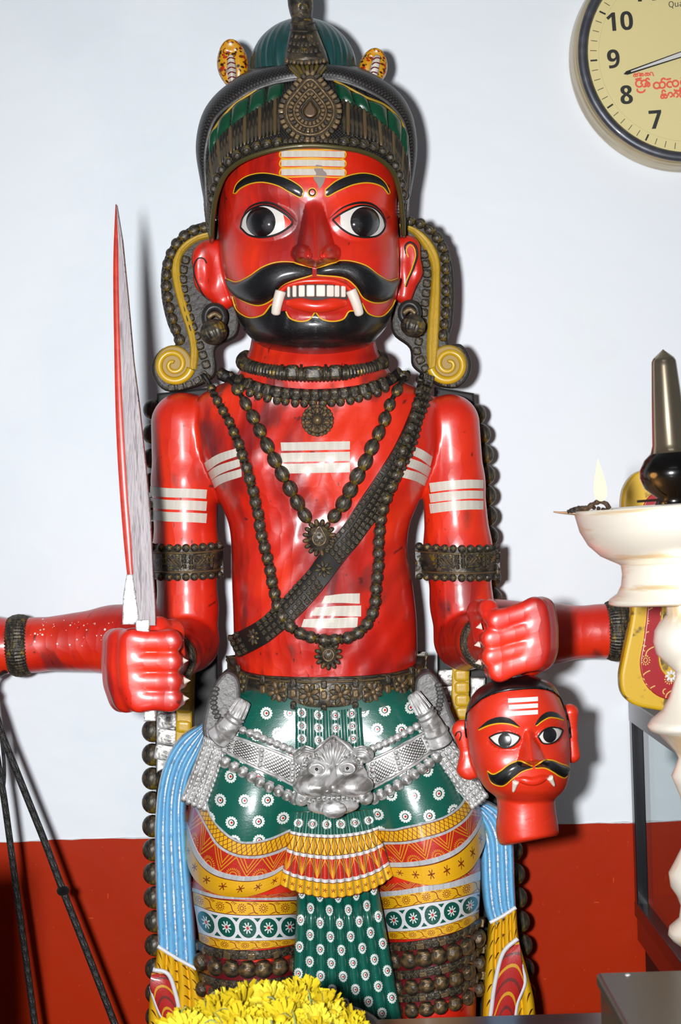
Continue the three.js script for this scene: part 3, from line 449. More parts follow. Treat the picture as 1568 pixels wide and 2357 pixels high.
row(crown, 'bead', SC, [[652, 327], [715, 324], [778, 327]], U.nugget, M.bronze, { n: 11, s: [6, 6.5, 6], off: 2 });
// fan of ribs
const rib = (A, B, n) => { const a = cv(A), b = cv(B); for (let i = 0; i < n; i++) { const t = (i + 0.5) / n, p = a(t), q = b(t), H0 = hit(hatFull, p[0], p[1], 0.14), H1 = hit(hatFull, q[0], q[1], 0.14), mid = H0.p.clone().add(H1.p).multiplyScalar(0.5), d = H0.p.clone().sub(H1.p), L = d.length(), nn = H0.n.clone().add(H1.n).normalize();
  const w = cv(A).len / n * 0.52; const qn = basis(d.clone().cross(nn).normalize(), nn); place(crown, 'rib', U.rib, i % 4 === 1 ? M.gold : M.bronze, mid.addScaledVector(nn, 0.002), qn, [pxm(w), L * 0.5, pxm(5)]); } };
rib([[647, 214], [601, 244], [551, 277], [516, 305], [490, 345], [478, 390]], [[647, 310], [600, 323], [548, 346], [519, 372], [499, 408], [488, 448]], 25);
rib([[786, 226], [841, 254], [880, 284], [909, 309], [928, 345], [938, 390]], [[786, 310], [859, 329], [893, 353], [912, 384], [926, 423], [932, 458]], 23);
// green plates
const topL = [[658, 193], [609, 205], [580, 221], [541, 247], [509, 283], [484, 322]], botL = [[650, 222], [604, 246], [570, 264], [535, 290], [505, 320], [484, 364]];
const topR = [[768, 192], [798, 207], [841, 230], [884, 248], [919, 282], [935, 320]], botR = [[780, 228], [830, 250], [862, 272], [895, 298], [918, 324], [936, 366]];
for (const [T, B] of [[topL, botL], [topR, botR]]) {
  const a = cv(T), b = cv(B), e = [0, 0.2, 0.4, 0.62, 0.83, 1];
  for (let i = 0; i < 5; i++) { const m = (f) => [0, 0.25, 0.5, 0.75, 1].map((s) => f(lerp(e[i] + 0.012, e[i + 1] - 0.012, s))); part(crown, 'green_plate', strip(SC, m(a), m(b), { nu: 10, nv: 8, off: (u, v) => 0.001 + 0.007 * Math.sqrt(Math.max(0, 4 * u * (1 - u))) * Math.pow(Math.max(0.02, 1 - Math.pow(2 * v - 1, 4)), 0.5) * (1 - 0.4 * v), dip: 0.006 }), M.green, 'glossy green panel'); }
  part(crown, 'gold_line', line(SC, T.map((p) => [p[0], p[1] - 4]), 3, { k: 24, off: 0.002 }), phys({ color: 0xa8862a, roughness: 0.5, metalness: 0.2 }));
}
// cross-hatched outer rim
{ const A = [[478, 505], [468, 420], [464, 330], [479, 262], [508, 220], [560, 184], [632, 163], [712, 157], [792, 163], [852, 181], [907, 216], [936, 266], [947, 335], [944, 415], [936, 500]], B = [[482, 503], [478, 410], [478, 345], [499, 275], [540, 238], [590, 208], [655, 189], [712, 184], [775, 187], [832, 206], [889, 238], [924, 282], [936, 345], [938, 410], [933, 498]];
  const g = strip(SC, A, B, { nu: 90, nv: 10, off: (u, v) => (0.003 + 0.009 * Math.pow(4 * v * (1 - v), 0.5)) * (0.2 + 0.8 * sm(0, 0.2, Math.min(u, 1 - u))), dip: 0.012 }); const u = g.attributes.uv; for (let i = 0; i < u.count; i++) u.setXY(i, u.getX(i) * 0.5, u.getY(i) * 0.024);
  part(crown, 'hatched_rim', g, M.hatch, 'black cross-hatched rim band');
  part(crown, 'rim_edge', line(SC, B.map((p) => [p[0], p[1] + 2]), 3.5, { k: 60, off: 0.003 }), M.pewter); }
// feathered side lappets
for (const pts of [[[476, 420], [474, 460], [480, 520], [490, 560]], [[486, 450], [484, 500], [490, 545]], [[938, 420], [938, 460], [934, 510], [928, 545]], [[930, 470], [930, 510], [927, 540]]]) row(crown, 'leaf_scale', SC, pts, U.nugget, M.bronze, { step: 12, s: [8, 3.2, 3.5], off: 2 });
// medallion: a drop with rings of beads around it
const mc = [714, 254], pear = (r, n = 36, tip = 0.32) => Array.from({ length: n + 1 }, (_, i) => { const a = -Math.PI / 2 + i / n * Math.PI * 2, up = Math.max(0, -Math.sin(a)); return [mc[0] + Math.cos(a) * r * (1 - 0.28 * Math.pow(up, 2)), mc[1] + Math.sin(a) * r * (1 + tip * Math.pow(up, 5)) + r * 0.02]; });
const medF = { z: () => 0.095 };
{ const zM = hit(hatFull, 714, 250, 0.14).p.z + 0.004, med = part(crown, 'medallion', plate(pear(72, 40).slice(0, 40), zM + 0.012, 0.03, { bevel: 0.004 }), phys({ color: 0x2e2415, roughness: 0.5, metalness: 0.4 }), 'bronze drop-shaped medallion ringed with beads');
  const s = (z) => ({ z: (x, y) => z + Math.max(0, y - 270) * 0.00012 });
  row(med, 'bead', s(zM + 0.013), pear(67), U.nugget, [M.gold, M.bronze, M.gold], { n: 36, s: [5.6, 7, 6.5] });
  part(med, 'ring', sweep(pear(55).slice(0, 36).map((p) => P(p[0], p[1], zM + 0.014)), pxm(3), { closed: true, n: 90, m: 8 }), M.gold);
  row(med, 'bead', s(zM + 0.0145), pear(46), U.nugget, [M.gold, M.gold, M.bronze], { n: 32, s: [3.9, 6.2, 5.5] });
  part(med, 'ring', sweep(pear(37).slice(0, 36).map((p) => P(p[0], p[1], zM + 0.0155)), pxm(2.4), { closed: true, n: 80, m: 8 }), M.gold);
  row(med, 'bead', s(zM + 0.016), pear(30), U.nugget, M.gold, { n: 21, s: [4, 5, 5] });
  part(med, 'ring', sweep(pear(22).slice(0, 36).map((p) => P(p[0], p[1], zM + 0.017)), pxm(2), { closed: true, n: 70, m: 8 }), M.bronze);
  part(med, 'drop', plate(pear(17, 30, 0.5).slice(0, 30), zM + 0.021, 0.008, { bevel: 0.0035 }), phys({ color: 0x49341c, roughness: 0.4, metalness: 0.4, clearcoat: 0.5 })); }
// ribbed topknot dome behind
{ const c = P(698, 158, -0.1), g = new THREE.SphereGeometry(1, 120, 40), p = g.attributes.position;
  for (let i = 0; i < p.count; i++) { const x = p.getX(i), y = p.getY(i), z = p.getZ(i), a = Math.atan2(z, x), r = 1 + 0.018 * Math.sin(a * 34) * (1 - y * y); p.setXYZ(i, c.x + x * r * pxm(121, -0.1), c.y + y * pxm(112, -0.1), c.z + z * r * 0.085); }
  g.computeVertexNormals(); part(statue, 'topknot', uvScale(g, 0.4), M.teal, 'dark teal striated topknot dome'); }
// finial in front of it
{ const zc = 0.03, prof = [[49, 154], [53, 151], [52, 144], [49, 128], [42, 104], [35, 82], [30, 66], [28, 58], [27, 48], [24, 40], [27, 26], [29, 10], [29, -10], [24, -30], [12, -50], [0, -52]];
  const ax = (y) => lerp(697, 708, y / 170), g = new THREE.LatheGeometry([...prof].map(([r, y]) => new THREE.Vector2(pxm(r), pxm(170 - y))), 40), b = P(707, 170, zc - 0.03); g.rotateZ(0.062 + ROLL * -0.0); g.translate(b.x, b.y, b.z);
  uvScale(g, 0.12); const f = part(statue, 'finial', g, M.bronze, 'tall dark bell-shaped finial with rows of studs');
  const arc = (y, w) => [-1, -0.75, -0.4, 0, 0.4, 0.75, 1].map((t) => [ax(y) - 3 + t * w * 0.97, y + 5 * (1 - t * t)]), zs = (y, w) => ({ z: (px) => zc - 0.03 + Math.sqrt(Math.max(0, 1 - ((px - ax(y) + 3) / (w * 1.04)) ** 2)) * pxm(w * 1.09) });
  row(f, 'stud', zs(146, 51), arc(139, 48), U.bead, [M.gold, M.bronze], { n: 11, s: [5.5, 6, 4] });
  row(f, 'stud', zs(115, 45), arc(114, 42), U.nugget, M.bronze, { n: 8, s: [4, 5, 4] });
  row(f, 'stud', zs(100, 40), arc(98, 37), U.nugget, M.bronze, { n: 8, s: [4, 5, 4] });
  row(f, 'stud', zs(84, 33), arc(82, 31), U.nugget, [M.bronze, M.gold], { n: 7, s: [4, 5, 4] });
  for (const y of [152, 124, 72, 56]) part(f, 'ring', sweep(arc(y - 4, y === 152 ? 47 : y === 124 ? 42 : y === 72 ? 32 : 28).map((p) => P(p[0], p[1], zs(y, y === 152 ? 46 : y === 124 ? 42 : y === 72 ? 32 : 28).z(p[0]))), pxm(2.2), { n: 30, m: 6 }), M.bronze);
  const w = part(f, 'knop', uvScale(new THREE.SphereGeometry(pxm(14), 18, 12), 0.06).translate(P(697, 22, zc - 0.03).x, P(697, 22, 0).y, zc - 0.03 + pxm(16)), M.bronze);
  for (let i = 0; i < 9; i++) { const t = (i - 4) / 4, a = P(707 + t * 46, 152 - Math.abs(t) * 2, zc - 0.03 + 0.03 * Math.sqrt(1.05 - t * t)), b2 = P(711 + t * 20, 181, zc + 0.022); part(f, 'petal', sweep([a, a.clone().lerp(b2, 0.5).add(V(0, 0, 0.004)), b2], (s) => pxm(lerp(5, 3, s)), { n: 10, m: 7 }), i % 2 ? M.gold : phys({ color: 0x77661f, roughness: 0.5, metalness: 0.3 })); }
}
// cobra heads at both sides
const cobraMap = canvas(256, 256, (g, w, h) => { g.fillStyle = '#c98f12'; g.fillRect(0, 0, w, h); for (let i = 0; i < 260; i++) { g.fillStyle = ['#2c1a08', '#5d2a0a', '#a82a10'][i % 3]; g.beginPath(); g.ellipse(rnd() * w, rnd() * h, 2 + rnd() * 3.5, 3 + rnd() * 5, rnd() * 3, 0, 7); g.fill(); } g.strokeStyle = '#7a2a0c'; g.lineWidth = 4; for (let i = 0; i < 14; i++) { g.beginPath(); g.arc(rnd() * w, rnd() * h, 10, 0, 4.5); g.stroke(); } });
for (const [cx, cy, rx, ry, tilt, bx, by] of [[536, 152, 36, 57, 0.06, 533, 158], [858, 160, 33, 45, -0.25, 862, 158]]) {
  const g = new THREE.SphereGeometry(1, 36, 28), p = g.attributes.position, c = P(cx, cy, -0.1);
  for (let i = 0; i < p.count; i++) { const x = p.getX(i), y = p.getY(i), z = p.getZ(i), dent = z > 0 ? 0.5 * Math.exp(-(x * x) / 0.12) * (y < 0.55 ? 1 : 0) : 0, w = 1 - 0.28 * Math.max(0, -y) ** 2 + 0.05 * y; p.setXYZ(i, x * w * pxm(rx, -0.1), y * pxm(ry, -0.1), (z - dent * 0.5) * 0.016 + (y > 0.6 ? (y - 0.6) * 0.03 : 0)); }
  g.rotateZ(tilt); g.translate(c.x, c.y, c.z); g.computeVertexNormals();
  const s = part(statue, 'cobra_hood', g, C(cobraMap), 'yellow cobra hood with brown spots and a white ribbed throat');
  const up = [[bx + tilt * -30, by - 30, -0.084], [bx, by, -0.083], [bx + tilt * 35, by + 36, -0.084]];
  part(s, 'throat', sweep(up.map((q) => P(...q)), (t) => pxm(11, -0.08) * (0.55 + 0.45 * Math.sin(t * Math.PI)), { n: 16, m: 12 }), M.white, 'white throat');
  for (let i = 0; i < 6; i++) { const t = (i + 0.5) / 6, x = bx + lerp(tilt * -30, tilt * 35, t), y = by + lerp(-30, 36, t); part(s, 'throat_ring', sweep([[-9, 4], [-4, 0], [0, -1], [4, 0], [9, 2]].map(([a, b]) => P(x + a, y + b, -0.0725 - Math.abs(a) * 0.0004)), pxm(1.5), { n: 10, m: 5 }), M.maroon); }
}
// ---------------------------------------------------------------- ear scrolls, earrings
const spiral = (c, r0, turns, dir, a0, n = 40) => Array.from({ length: n }, (_, i) => { const t = i / (n - 1), a = a0 + dir * t * turns * Math.PI * 2, r = r0 * (1 - t * 0.88); return [c[0] + Math.cos(a) * r, c[1] + Math.sin(a) * r]; });
for (const o of [
  { back: [[500, 508], [465, 511], [430, 525], [395, 560], [373, 610], [371, 680], [385, 745], [403, 792], [372, 802], [349, 835], [352, 868], [378, 898], [440, 893], [492, 866], [498, 842], [497, 800], [545, 770], [548, 700], [520, 620]],
    band: [[496, 531], [455, 541], [422, 560], [401, 590], [395, 622], [402, 669], [415, 716], [430, 761], [438, 801], [436, 850]], inner: [[488, 548], [458, 556], [434, 572], [419, 594], [417, 622], [424, 669], [439, 719], [452, 766], [458, 811], [454, 852]], sc: [399, 839], sd: 1, sa: 0.25,
    out: [[484, 522], [448, 530], [415, 552], [392, 592], [383, 640], [388, 700], [402, 752], [418, 794]], ins: [[430, 588], [422, 630], [426, 680], [440, 740], [458, 790], [478, 850]], low: [[478, 856], [452, 877], [420, 890], [385, 893]], z: -0.09 },
  { back: [[918, 500], [955, 503], [995, 520], [1025, 555], [1042, 610], [1046, 680], [1042, 745], [1034, 790], [1062, 792], [1084, 825], [1082, 862], [1060, 889], [1015, 889], [975, 862], [950, 840], [944, 800], [905, 765], [905, 690], [925, 600]],
    band: [[918, 516], [955, 524], [990, 552], [1011, 592], [1014, 650], [1013, 720], [1010, 790], [1004, 848]], inner: [[920, 526], [948, 538], [974, 570], [992, 612], [992, 660], [986, 730], [982, 800], [984, 850]], sc: [1033, 838], sd: -1, sa: Math.PI - 0.25,
    out: [[930, 509], [967, 515], [999, 538], [1022, 580], [1027, 640], [1027, 710], [1019, 785]], ins: [[975, 575], [983, 630], [978, 700], [968, 770], [960, 810], [985, 858]], low: [[985, 858], [1005, 873], [1030, 884], [1052, 884]], z: -0.09 }]) {
  const z = o.z, f = { z: () => z + 0.002 }, b = part(statue, 'ear_scroll', plate(o.back, z, 0.022, { bevel: 0.005, smooth: true }), phys({ color: 0x2c2822, roughness: 0.5, metalness: 0.2, bumpMap: fineBump, bumpScale: 0.0008 }), 'carved ear ornament with a yellow scroll edged by dark beads');
  const a = cv(o.band), i2 = cv(o.inner);
  part(b, 'yellow_band', strip({ z: () => z }, a, i2, { nu: 40, nv: 8, off: (u, v) => 0.003 + 0.008 * Math.sqrt(4 * v * (1 - v)) - 0.004 * Math.exp(-(((v - 0.45) / 0.09) ** 2)), dip: 0.006 }), M.yellow);
  const sp = spiral(o.sc, 42, 1.75, o.sd, o.sa, 44); part(b, 'yellow_disc', plate(Array.from({ length: 30 }, (_, i) => [o.sc[0] + 43 * Math.cos(i / 15 * Math.PI), o.sc[1] + 45 * Math.sin(i / 15 * Math.PI)]), z + 0.006, 0.012, { bevel: 0.003 }), phys({ color: 0x94740e, roughness: 0.5 }));
  part(b, 'yellow_spiral', sweep(sp.map((q, i) => P(q[0], q[1], z + 0.006 + i * 0.0001)), (t) => pxm(lerp(11, 4.5, t)), { n: 120, m: 10 }), M.yellow);
  row(b, 'bead', f, o.out, U.bead, M.bronze, { step: 25, s: [13.5, 13, 12], off: 4, var: 0.1 });
  row(b, 'bead', f, o.ins, U.nugget, M.bronze, { step: 23, s: [9.5, 9.5, 8], off: 4, var: 0.1 });
  row(b, 'bead', f, o.low, U.stone, M.bronze, { step: 19, s: [8, 7, 6], off: 2, var: 0.1 });
}
for (const [x, y, s, L] of [[494, 722, 1, 1], [943, 712, 0.9, 0]]) {
  const z = -0.045, e = part(statue, 'earring', sweep(Array.from({ length: 12 }, (_, i) => { const a = i / 12 * Math.PI * 2; return P(x + Math.cos(a) * 21 * s, y + 8 + Math.sin(a) * 24 * s, z - 0.006); }), pxm(10 * s), { closed: true, n: 50, m: 12 }), M.hatch, 'dark earring with a ribbed knob');
  const g = new THREE.SphereGeometry(1, 60, 20), p = g.attributes.position; for (let i = 0; i < p.count; i++) { const a = Math.atan2(p.getZ(i), p.getX(i)), r = 1 + 0.05 * Math.sin(a * 18); p.setXYZ(i, p.getX(i) * r * pxm(31 * s), p.getY(i) * pxm(30 * s), p.getZ(i) * r * pxm(31 * s)); }
  g.computeVertexNormals(); const c = P(x - (L ? 2 : -8), y + 42 * s, z + 0.008); g.rotateZ(L ? 0.35 : -0.3); g.translate(c.x, c.y, c.z); part(e, 'ribbed_knob', uvScale(g, 0.06), M.bronze);
  part(e, 'gold_cap', sweep([[-16, 8], [0, -2], [16, 8]].map(([a, b]) => P(x + a * s, y + 2 + b, z + 0.008)), pxm(6), { n: 12, m: 8 }), M.gold);
}
// ---------------------------------------------------------------- necklaces and bands on the body
const ringTube = (pts, r, ribs, amp, m = 12) => { const L = new THREE.CatmullRomCurve3(pts).getLength(), n = Math.round(L / ribs * 6); return sweep(pts, (t) => r * (1 + amp * Math.sin(t * L / ribs * Math.PI * 2)), { n, m }); };
{ const pts = [[556, 838], [566, 842], [600, 850], [650, 857], [722, 860], [790, 856], [840, 850], [872, 842], [884, 836]], S2 = { f: field((px, py, z, k) => neckL(px, py, z, k)), zf: 0.12, zb: -0.1 };
  const c = cv(pts), n = 40, w = Array.from({ length: n + 1 }, (_, i) => { const a = (i / n * 2 - 1) * 1.9, z = -0.076 + 0.092 * Math.cos(a); return P(720 + 160 * Math.sin(a), 862 - 30 * (1 - Math.cos(a)), z); });
  const ch = part(statue, 'choker', ringTube(w, pxm(17), 0.0052, 0.09, 14), M.bronze, 'ribbed dark choker with three oval beads');
  for (const [x, wd] of [[673, 16], [722, 24], [772, 16]]) { const p = P(x, 857 + (x === 722 ? 3 : 0), 0.0175 - Math.abs(x - 722) * 0.00007); place(ch, 'bead', U.nugget, M.bronze, p, new THREE.Quaternion(), [pxm(wd), pxm(17), pxm(17)]); }
  for (const x of [650, 694, 750, 796]) place(ch, 'spacer', U.disc, M.bronze, P(x, 857, 0.015 - Math.abs(x - 722) * 0.00006), new THREE.Quaternion(), [pxm(6), pxm(19), pxm(19)]);
}
{ const top = [[503, 858], [540, 873], [585, 890], [640, 903], [725, 909], [800, 904], [860, 892], [905, 872], [925, 857]], low = [[548, 893], [590, 908], [640, 921], [725, 928], [800, 922], [855, 908], [893, 890]];
  const n = part(statue, 'collar_necklace', line(ST, top, 15, { k: 40, n: 90, off: -0.003, m: 10 }), M.blackMatt, 'short necklace of dark drop-shaped beads');
  row(n, 'bead', ST, top, U.nugget, M.bronze, { step: 21.5, s: [10, 14, 9], off: 6, var: 0.08 });
  row(n, 'drop', ST, low, U.bead, M.bronze, { step: 21.5, s: [10.5, 12, 10], off: 6, var: 0.1 });
  const c = hit(torsoF, 731, 968, 0.12), d = part(statue, 'chest_rosette', uvScale(new THREE.CylinderGeometry(pxm(30), pxm(36), 0.008, 36).rotateX(Math.PI / 2 - 0.2), 0.05).translate(c.p.x, c.p.y, c.p.z + 0.004), phys({ color: 0x54402a, roughness: 0.45, metalness: 0.5 }), 'round bronze flower pendant');
  for (const [r, k, s, o] of [[33, 22, [6, 5, 5], 6], [22, 14, [4.5, 7, 4], 10]]) row(d, 'petal', { z: () => c.p.z + 0.004 }, Array.from({ length: 25 }, (_, i) => [731 + r * Math.cos(i / 12 * Math.PI), 968 + r * Math.sin(i / 12 * Math.PI)]), U.bead, [M.gold, M.bronze], { n: k, s, off: o });
  part(d, 'boss', uvScale(new THREE.SphereGeometry(pxm(12), 16, 12), 0.03).translate(c.p.x, c.p.y, c.p.z + 0.009), M.gold);
  part(d, 'ring', new THREE.TorusGeometry(pxm(12.5), pxm(2.2), 8, 24).translate(c.p.x, c.p.y, c.p.z + 0.012), M.bronze); }
const pendant = (x, y, rx, ry, petals, z0) => { const z = hit(torsoF, x, y, 0.12).p.z + (z0 || 0), w = P(x, y, z), d = part(statue, 'pendant', uvScale(new THREE.SphereGeometry(1, 24, 16), 0.05).scale(pxm(rx * 0.78), pxm(ry * 0.8), 0.009).translate(w.x, w.y, w.z), M.bronze, 'dark flower-shaped pendant');
  row(d, 'petal', { z: () => z }, Array.from({ length: 25 }, (_, i) => [x + rx * 0.84 * Math.cos(i / 12 * Math.PI - 1.57), y + ry * 0.84 * Math.sin(i / 12 * Math.PI - 1.57)]), U.bead, [M.bronze, M.bronze, M.bronze, M.gold], { n: petals, s: [5.6, 9, 7], off: 5 });
  const o = petals > 15 ? 0.45 : 0, t = Array.from({ length: 20 }, (_, i) => { const a = i / 10 * Math.PI - 1.57, up = Math.max(0, -Math.sin(a)); return P(x + Math.cos(a) * rx * 0.42 * (1 - o * up), y + Math.sin(a) * ry * 0.42 * (1 + o * up * up), z + 0.0095); });
  part(d, 'ring', sweep(t, pxm(2.2), { closed: true, n: 50, m: 6 }), M.gold); for (const [a, b] of [[0, -7], [-6, 2], [6, 2], [0, 5], [-4, 10], [5, 10]]) place(d, 'grain', U.bead, M.gold, P(x + a, y + b, z + 0.0085), new THREE.Quaternion(), [pxm(3.2), pxm(3.2), 0.0025]); return d; };
// the V-shaped necklace
{ const L = [[512, 862], [545, 893], [573, 942], [598, 992], [624, 1043], [655, 1098], [685, 1158], [712, 1200]], R = [[938, 858], [918, 890], [897, 930], [874, 990], [848, 1050], [815, 1110], [785, 1165], [760, 1200]];
  const n = part(statue, 'oval_bead_necklace', mergeGeometries([line(ST, L, 6, { k: 30, off: 0.002 }), line(ST, R, 6, { k: 30, off: 0.002 })]), M.blackMatt, 'necklace of large dark oval beads hanging in a V');
  for (const c of [L, R]) row(n, 'bead', ST, c, U.bead, [M.bronze, M.bronze, M.bronze], { step: 36, s: [20, 15.5, 15], off: 8, var: 0.12, taper: (t) => 0.78 + 0.32 * Math.min(1, t * 1.8) * (t > 0.94 ? 0.7 : 1) });
  pendant(735, 1238, 36, 42, 16, 0.006); }
// the sash of square beads across the body
const sashMid = [[985, 872], [966, 930], [945, 990], [918, 1050], [884, 1110], [850, 1165], [812, 1225], [765, 1285], [720, 1345], [680, 1390], [640, 1428], [595, 1462], [545, 1488]];
{ const c = cv(sashMid), off = (d) => Array.from({ length: 26 }, (_, i) => { const t = i / 25, p = c(t), a = c(Math.max(0, t - 0.02)), b = c(Math.min(1, t + 0.02)), l = Math.hypot(b[0] - a[0], b[1] - a[1]), w = lerp(0.62, 1.15, sm(0, 0.5, t)); return [p[0] - (b[1] - a[1]) / l * d * w, p[1] + (b[0] - a[0]) / l * d * w]; });
  const b = part(statue, 'bead_sash', strip(ST, off(-23), off(23), { nu: 70, nv: 6, off: (u, v) => 0.0045 + 0.002 * Math.sqrt(4 * v * (1 - v)), dip: 0.006, su: 0.5, sv: 0.03 }), phys({ color: 0x1c1a17, roughness: 0.55, metalness: 0.2 }), 'dark diagonal sash of square studs with flower plates');
  const flowers = [[0.615, 0.69], [0.905, 0.96]], inF = (t) => flowers.some(([p, q]) => t > p && t < q);
  for (const d of [-17, -5.7, 5.7, 17]) { const l = cv(off(d)), n = 54; for (let i = 0; i < n; i++) { const t = (i + 0.5) / n; if (inF(t)) continue; const q = l(t), q2 = l(Math.min(1, t + 0.01)), H = hit(torsoF, q[0], q[1], 0.12), w = lerp(0.66, 1.1, sm(0, 0.5, t)); place(b, 'stud', U.stone, M.bronze, H.p.clone().addScaledVector(H.n, 0.0072), basis(P(q2[0], q2[1], H.p.z).sub(P(q[0], q[1], H.p.z)), H.n), [pxm(5.4 * w), pxm(4.9 * w), pxm(6)]); } }
  for (const [p, q] of flowers) { const m = (p + q) / 2, x = c(m), x2 = c(m + 0.01), H = hit(torsoF, x[0], x[1], 0.12), B = basis(P(x2[0], x2[1], H.p.z).sub(P(x[0], x[1], H.p.z)), H.n), o = H.p.clone().addScaledVector(H.n, 0.007);
    for (let i = 0; i < 8; i++) { const a = i / 8 * Math.PI * 2, v = V(Math.cos(a), Math.sin(a), 0).multiplyScalar(pxm(12)).applyQuaternion(B); place(b, 'petal', U.bead, M.bronze, o.clone().add(v), B.clone().multiply(new THREE.Quaternion().setFromAxisAngle(V(0, 0, 1), a)), [pxm(8), pxm(4.5), pxm(4)]); }
    place(b, 'boss', U.bead, M.gold, o.clone().addScaledVector(H.n, 0.001), B, [pxm(5.5), pxm(5.5), pxm(5)]); } }
// the long necklace
{ const c = [[470, 866], [492, 902], [512, 937], [531, 975], [549, 1015], [566, 1060], [582, 1110], [594, 1160], [607, 1215], [618, 1270], [627, 1320], [636, 1365], [649, 1412], [672, 1443], [706, 1462], [755, 1472], [800, 1466], [832, 1448], [855, 1408], [864, 1350], [867, 1290], [868, 1230], [877, 1170], [892, 1120], [912, 1070], [932, 1015], [948, 960], [960, 910], [968, 868]];
  const n = part(statue, 'long_necklace', line(ST, c, 6, { k: 90, n: 160, off: 0.004 }), M.blackMatt, 'long necklace of round dark beads with disc spacers'), f = cv(c), N = 51;
  for (let i = 0; i < N; i++) for (const [t, g, s] of [[(i + 0.5) / N, U.bead, [15, 14.5, 14]], [(i + 0.98) / N, U.disc, [5, 12, 12]], [(i + 0.84) / N + 0.0026, U.disc, [4, 11, 11]]].slice(0, i === N - 1 ? 1 : 2)) { const q = f(t), q2 = f(Math.min(1, t + 0.003)), q1 = f(Math.max(0, t - 0.003)), H = hit(torsoF, q[0], q[1], 0.12), w = lerp(0.78, 1, sm(0, 0.25, Math.min(t, 1 - t))); const over = i > 12 && i < 16 || i > 38 && i < 44 ? 6 : 0;
    place(n, g === U.bead ? 'bead' : 'spacer', g, M.bronze, H.p.clone().addScaledVector(H.n, pxm(8 + over)), basis(P(q2[0], q2[1], H.p.z).sub(P(q1[0], q1[1], H.p.z)), H.n), s.map((k) => pxm(k * w))); }
  pendant(756, 1508, 29, 31, 13, 0.004); }
// arm bands
for (const [x0, x1, y0, y1, sl, sq] of [[350, 506, 1248, 1334, -4, [[404, 1290], [458, 1290]]], [964, 1143, 1250, 1336, 4, [[1032, 1290], [1085, 1287], [1124, 1285]]]].map((q) => Array.isArray(q) ? q : q)) {
  const cy = (y, b) => [0, 0.2, 0.5, 0.8, 1].map((t) => [lerp(x0, x1, t), y + b * 4 * t * (1 - t) + sl * (t - 0.5)]);
  const b = part(statue, 'arm_band', strip(SA, cy(y0 + 4, 5), cy(y1 - 4, 4), { nu: 30, nv: 6, h: 0.005, dip: 0.008, su: 0.1, sv: 0.05 }), M.bronze, 'dark arm band with engraved plates between bead rows');
  for (const [y, bb] of [[y0 + 8, 5], [y1 - 10, 4]]) row(b, 'bead', SA, cy(y, bb), U.bead, M.bronze, { step: 18, s: [9, 9.5, 9], off: 8, var: 0.1 });
  for (const y of [y0 + 19, y1 - 22]) part(b, 'ridge', line(SA, cy(y, 5), 2.5, { k: 24, off: 0.0055 }), M.gold);
  for (const [x, y] of sq) { const H = hit(SA.f, x, y, 0.12), B = basis(V(1, 0, 0), H.n), o = H.p.clone().addScaledVector(H.n, 0.0055); place(b, 'engraved_plate', U.stone, M.bronze, o, B, [pxm(20), pxm(17), pxm(3)]); const w = 14; for (const [s, t] of [[-1, 0], [1, 0], [0, 0], [0.5, 1], [-0.5, 1]]) { const q = B.clone().multiply(new THREE.Quaternion().setFromAxisAngle(V(0, 0, 1), t ? -0.75 : 0.75)), v = V(s * 9, 0, 4).applyQuaternion(B).multiplyScalar(S); place(b, 'engraved_line', U.rib, M.gold, o.clone().add(v), q, [pxm(1.2), pxm(w * (s === 0 ? 1 : 0.6)), pxm(2)]); }
    for (const e of [-26, 26]) { const v = V(e * S, 0, 0.001).applyQuaternion(B); for (const yy of [-12, 0, 12]) place(b, 'stud', U.stone, M.bronze, o.clone().add(v).add(V(0, yy * S, 0)), B, [pxm(3.5), pxm(5), pxm(4)]); } }
}
// bracelets: ribbed rings around the four wrists
const ringAround = (c, axis, R, r, ribs, squash = 1) => { const B = basis(Math.abs(axis.y) < 0.9 ? V(0, 1, 0) : V(1, 0, 0), axis), g = new THREE.TorusGeometry(1, 1, 14, 324), p = g.attributes.position, u = g.parameters; let i = 0; for (let j = 0; j <= u.radialSegments; j++) for (let k = 0; k <= u.tubularSegments; k++, i++) { const a = k / u.tubularSegments * Math.PI * 2, b = j / u.radialSegments * Math.PI * 2, rr = r * (1 + 0.05 * Math.sin(a * ribs)); const w = V((R + rr * Math.cos(b)) * Math.cos(a), (R + rr * Math.cos(b)) * Math.sin(a), rr * Math.sin(b) * squash).applyQuaternion(B).add(c); p.setXYZ(i, w.x, w.y, w.z); } g.computeVertexNormals(); return uvScale(g, 0.3); };
for (const [c, a, R, r, q] of [[P(386, 1515, 0.085), P(352, 1528, 0.18).sub(P(400, 1510, 0.05)).normalize(), 54, 13, 1.2], [P(1124, 1478, 0.085), P(1160, 1480, 0.18).sub(P(1112, 1478, 0.05)).normalize(), 54, 13, 1.2], [P(46, 1486, -0.2), V(1, 0.03, 0).normalize(), 56, 16, 1.7], [P(1418, 1451, -0.2), V(1, -0.02, 0).normalize(), 55, 16, 1.7]]) part(statue, 'bracelet', ringAround(c, a, pxm(R, c.z), pxm(r, c.z), 54, q), M.bronze, 'ribbed dark bracelet');
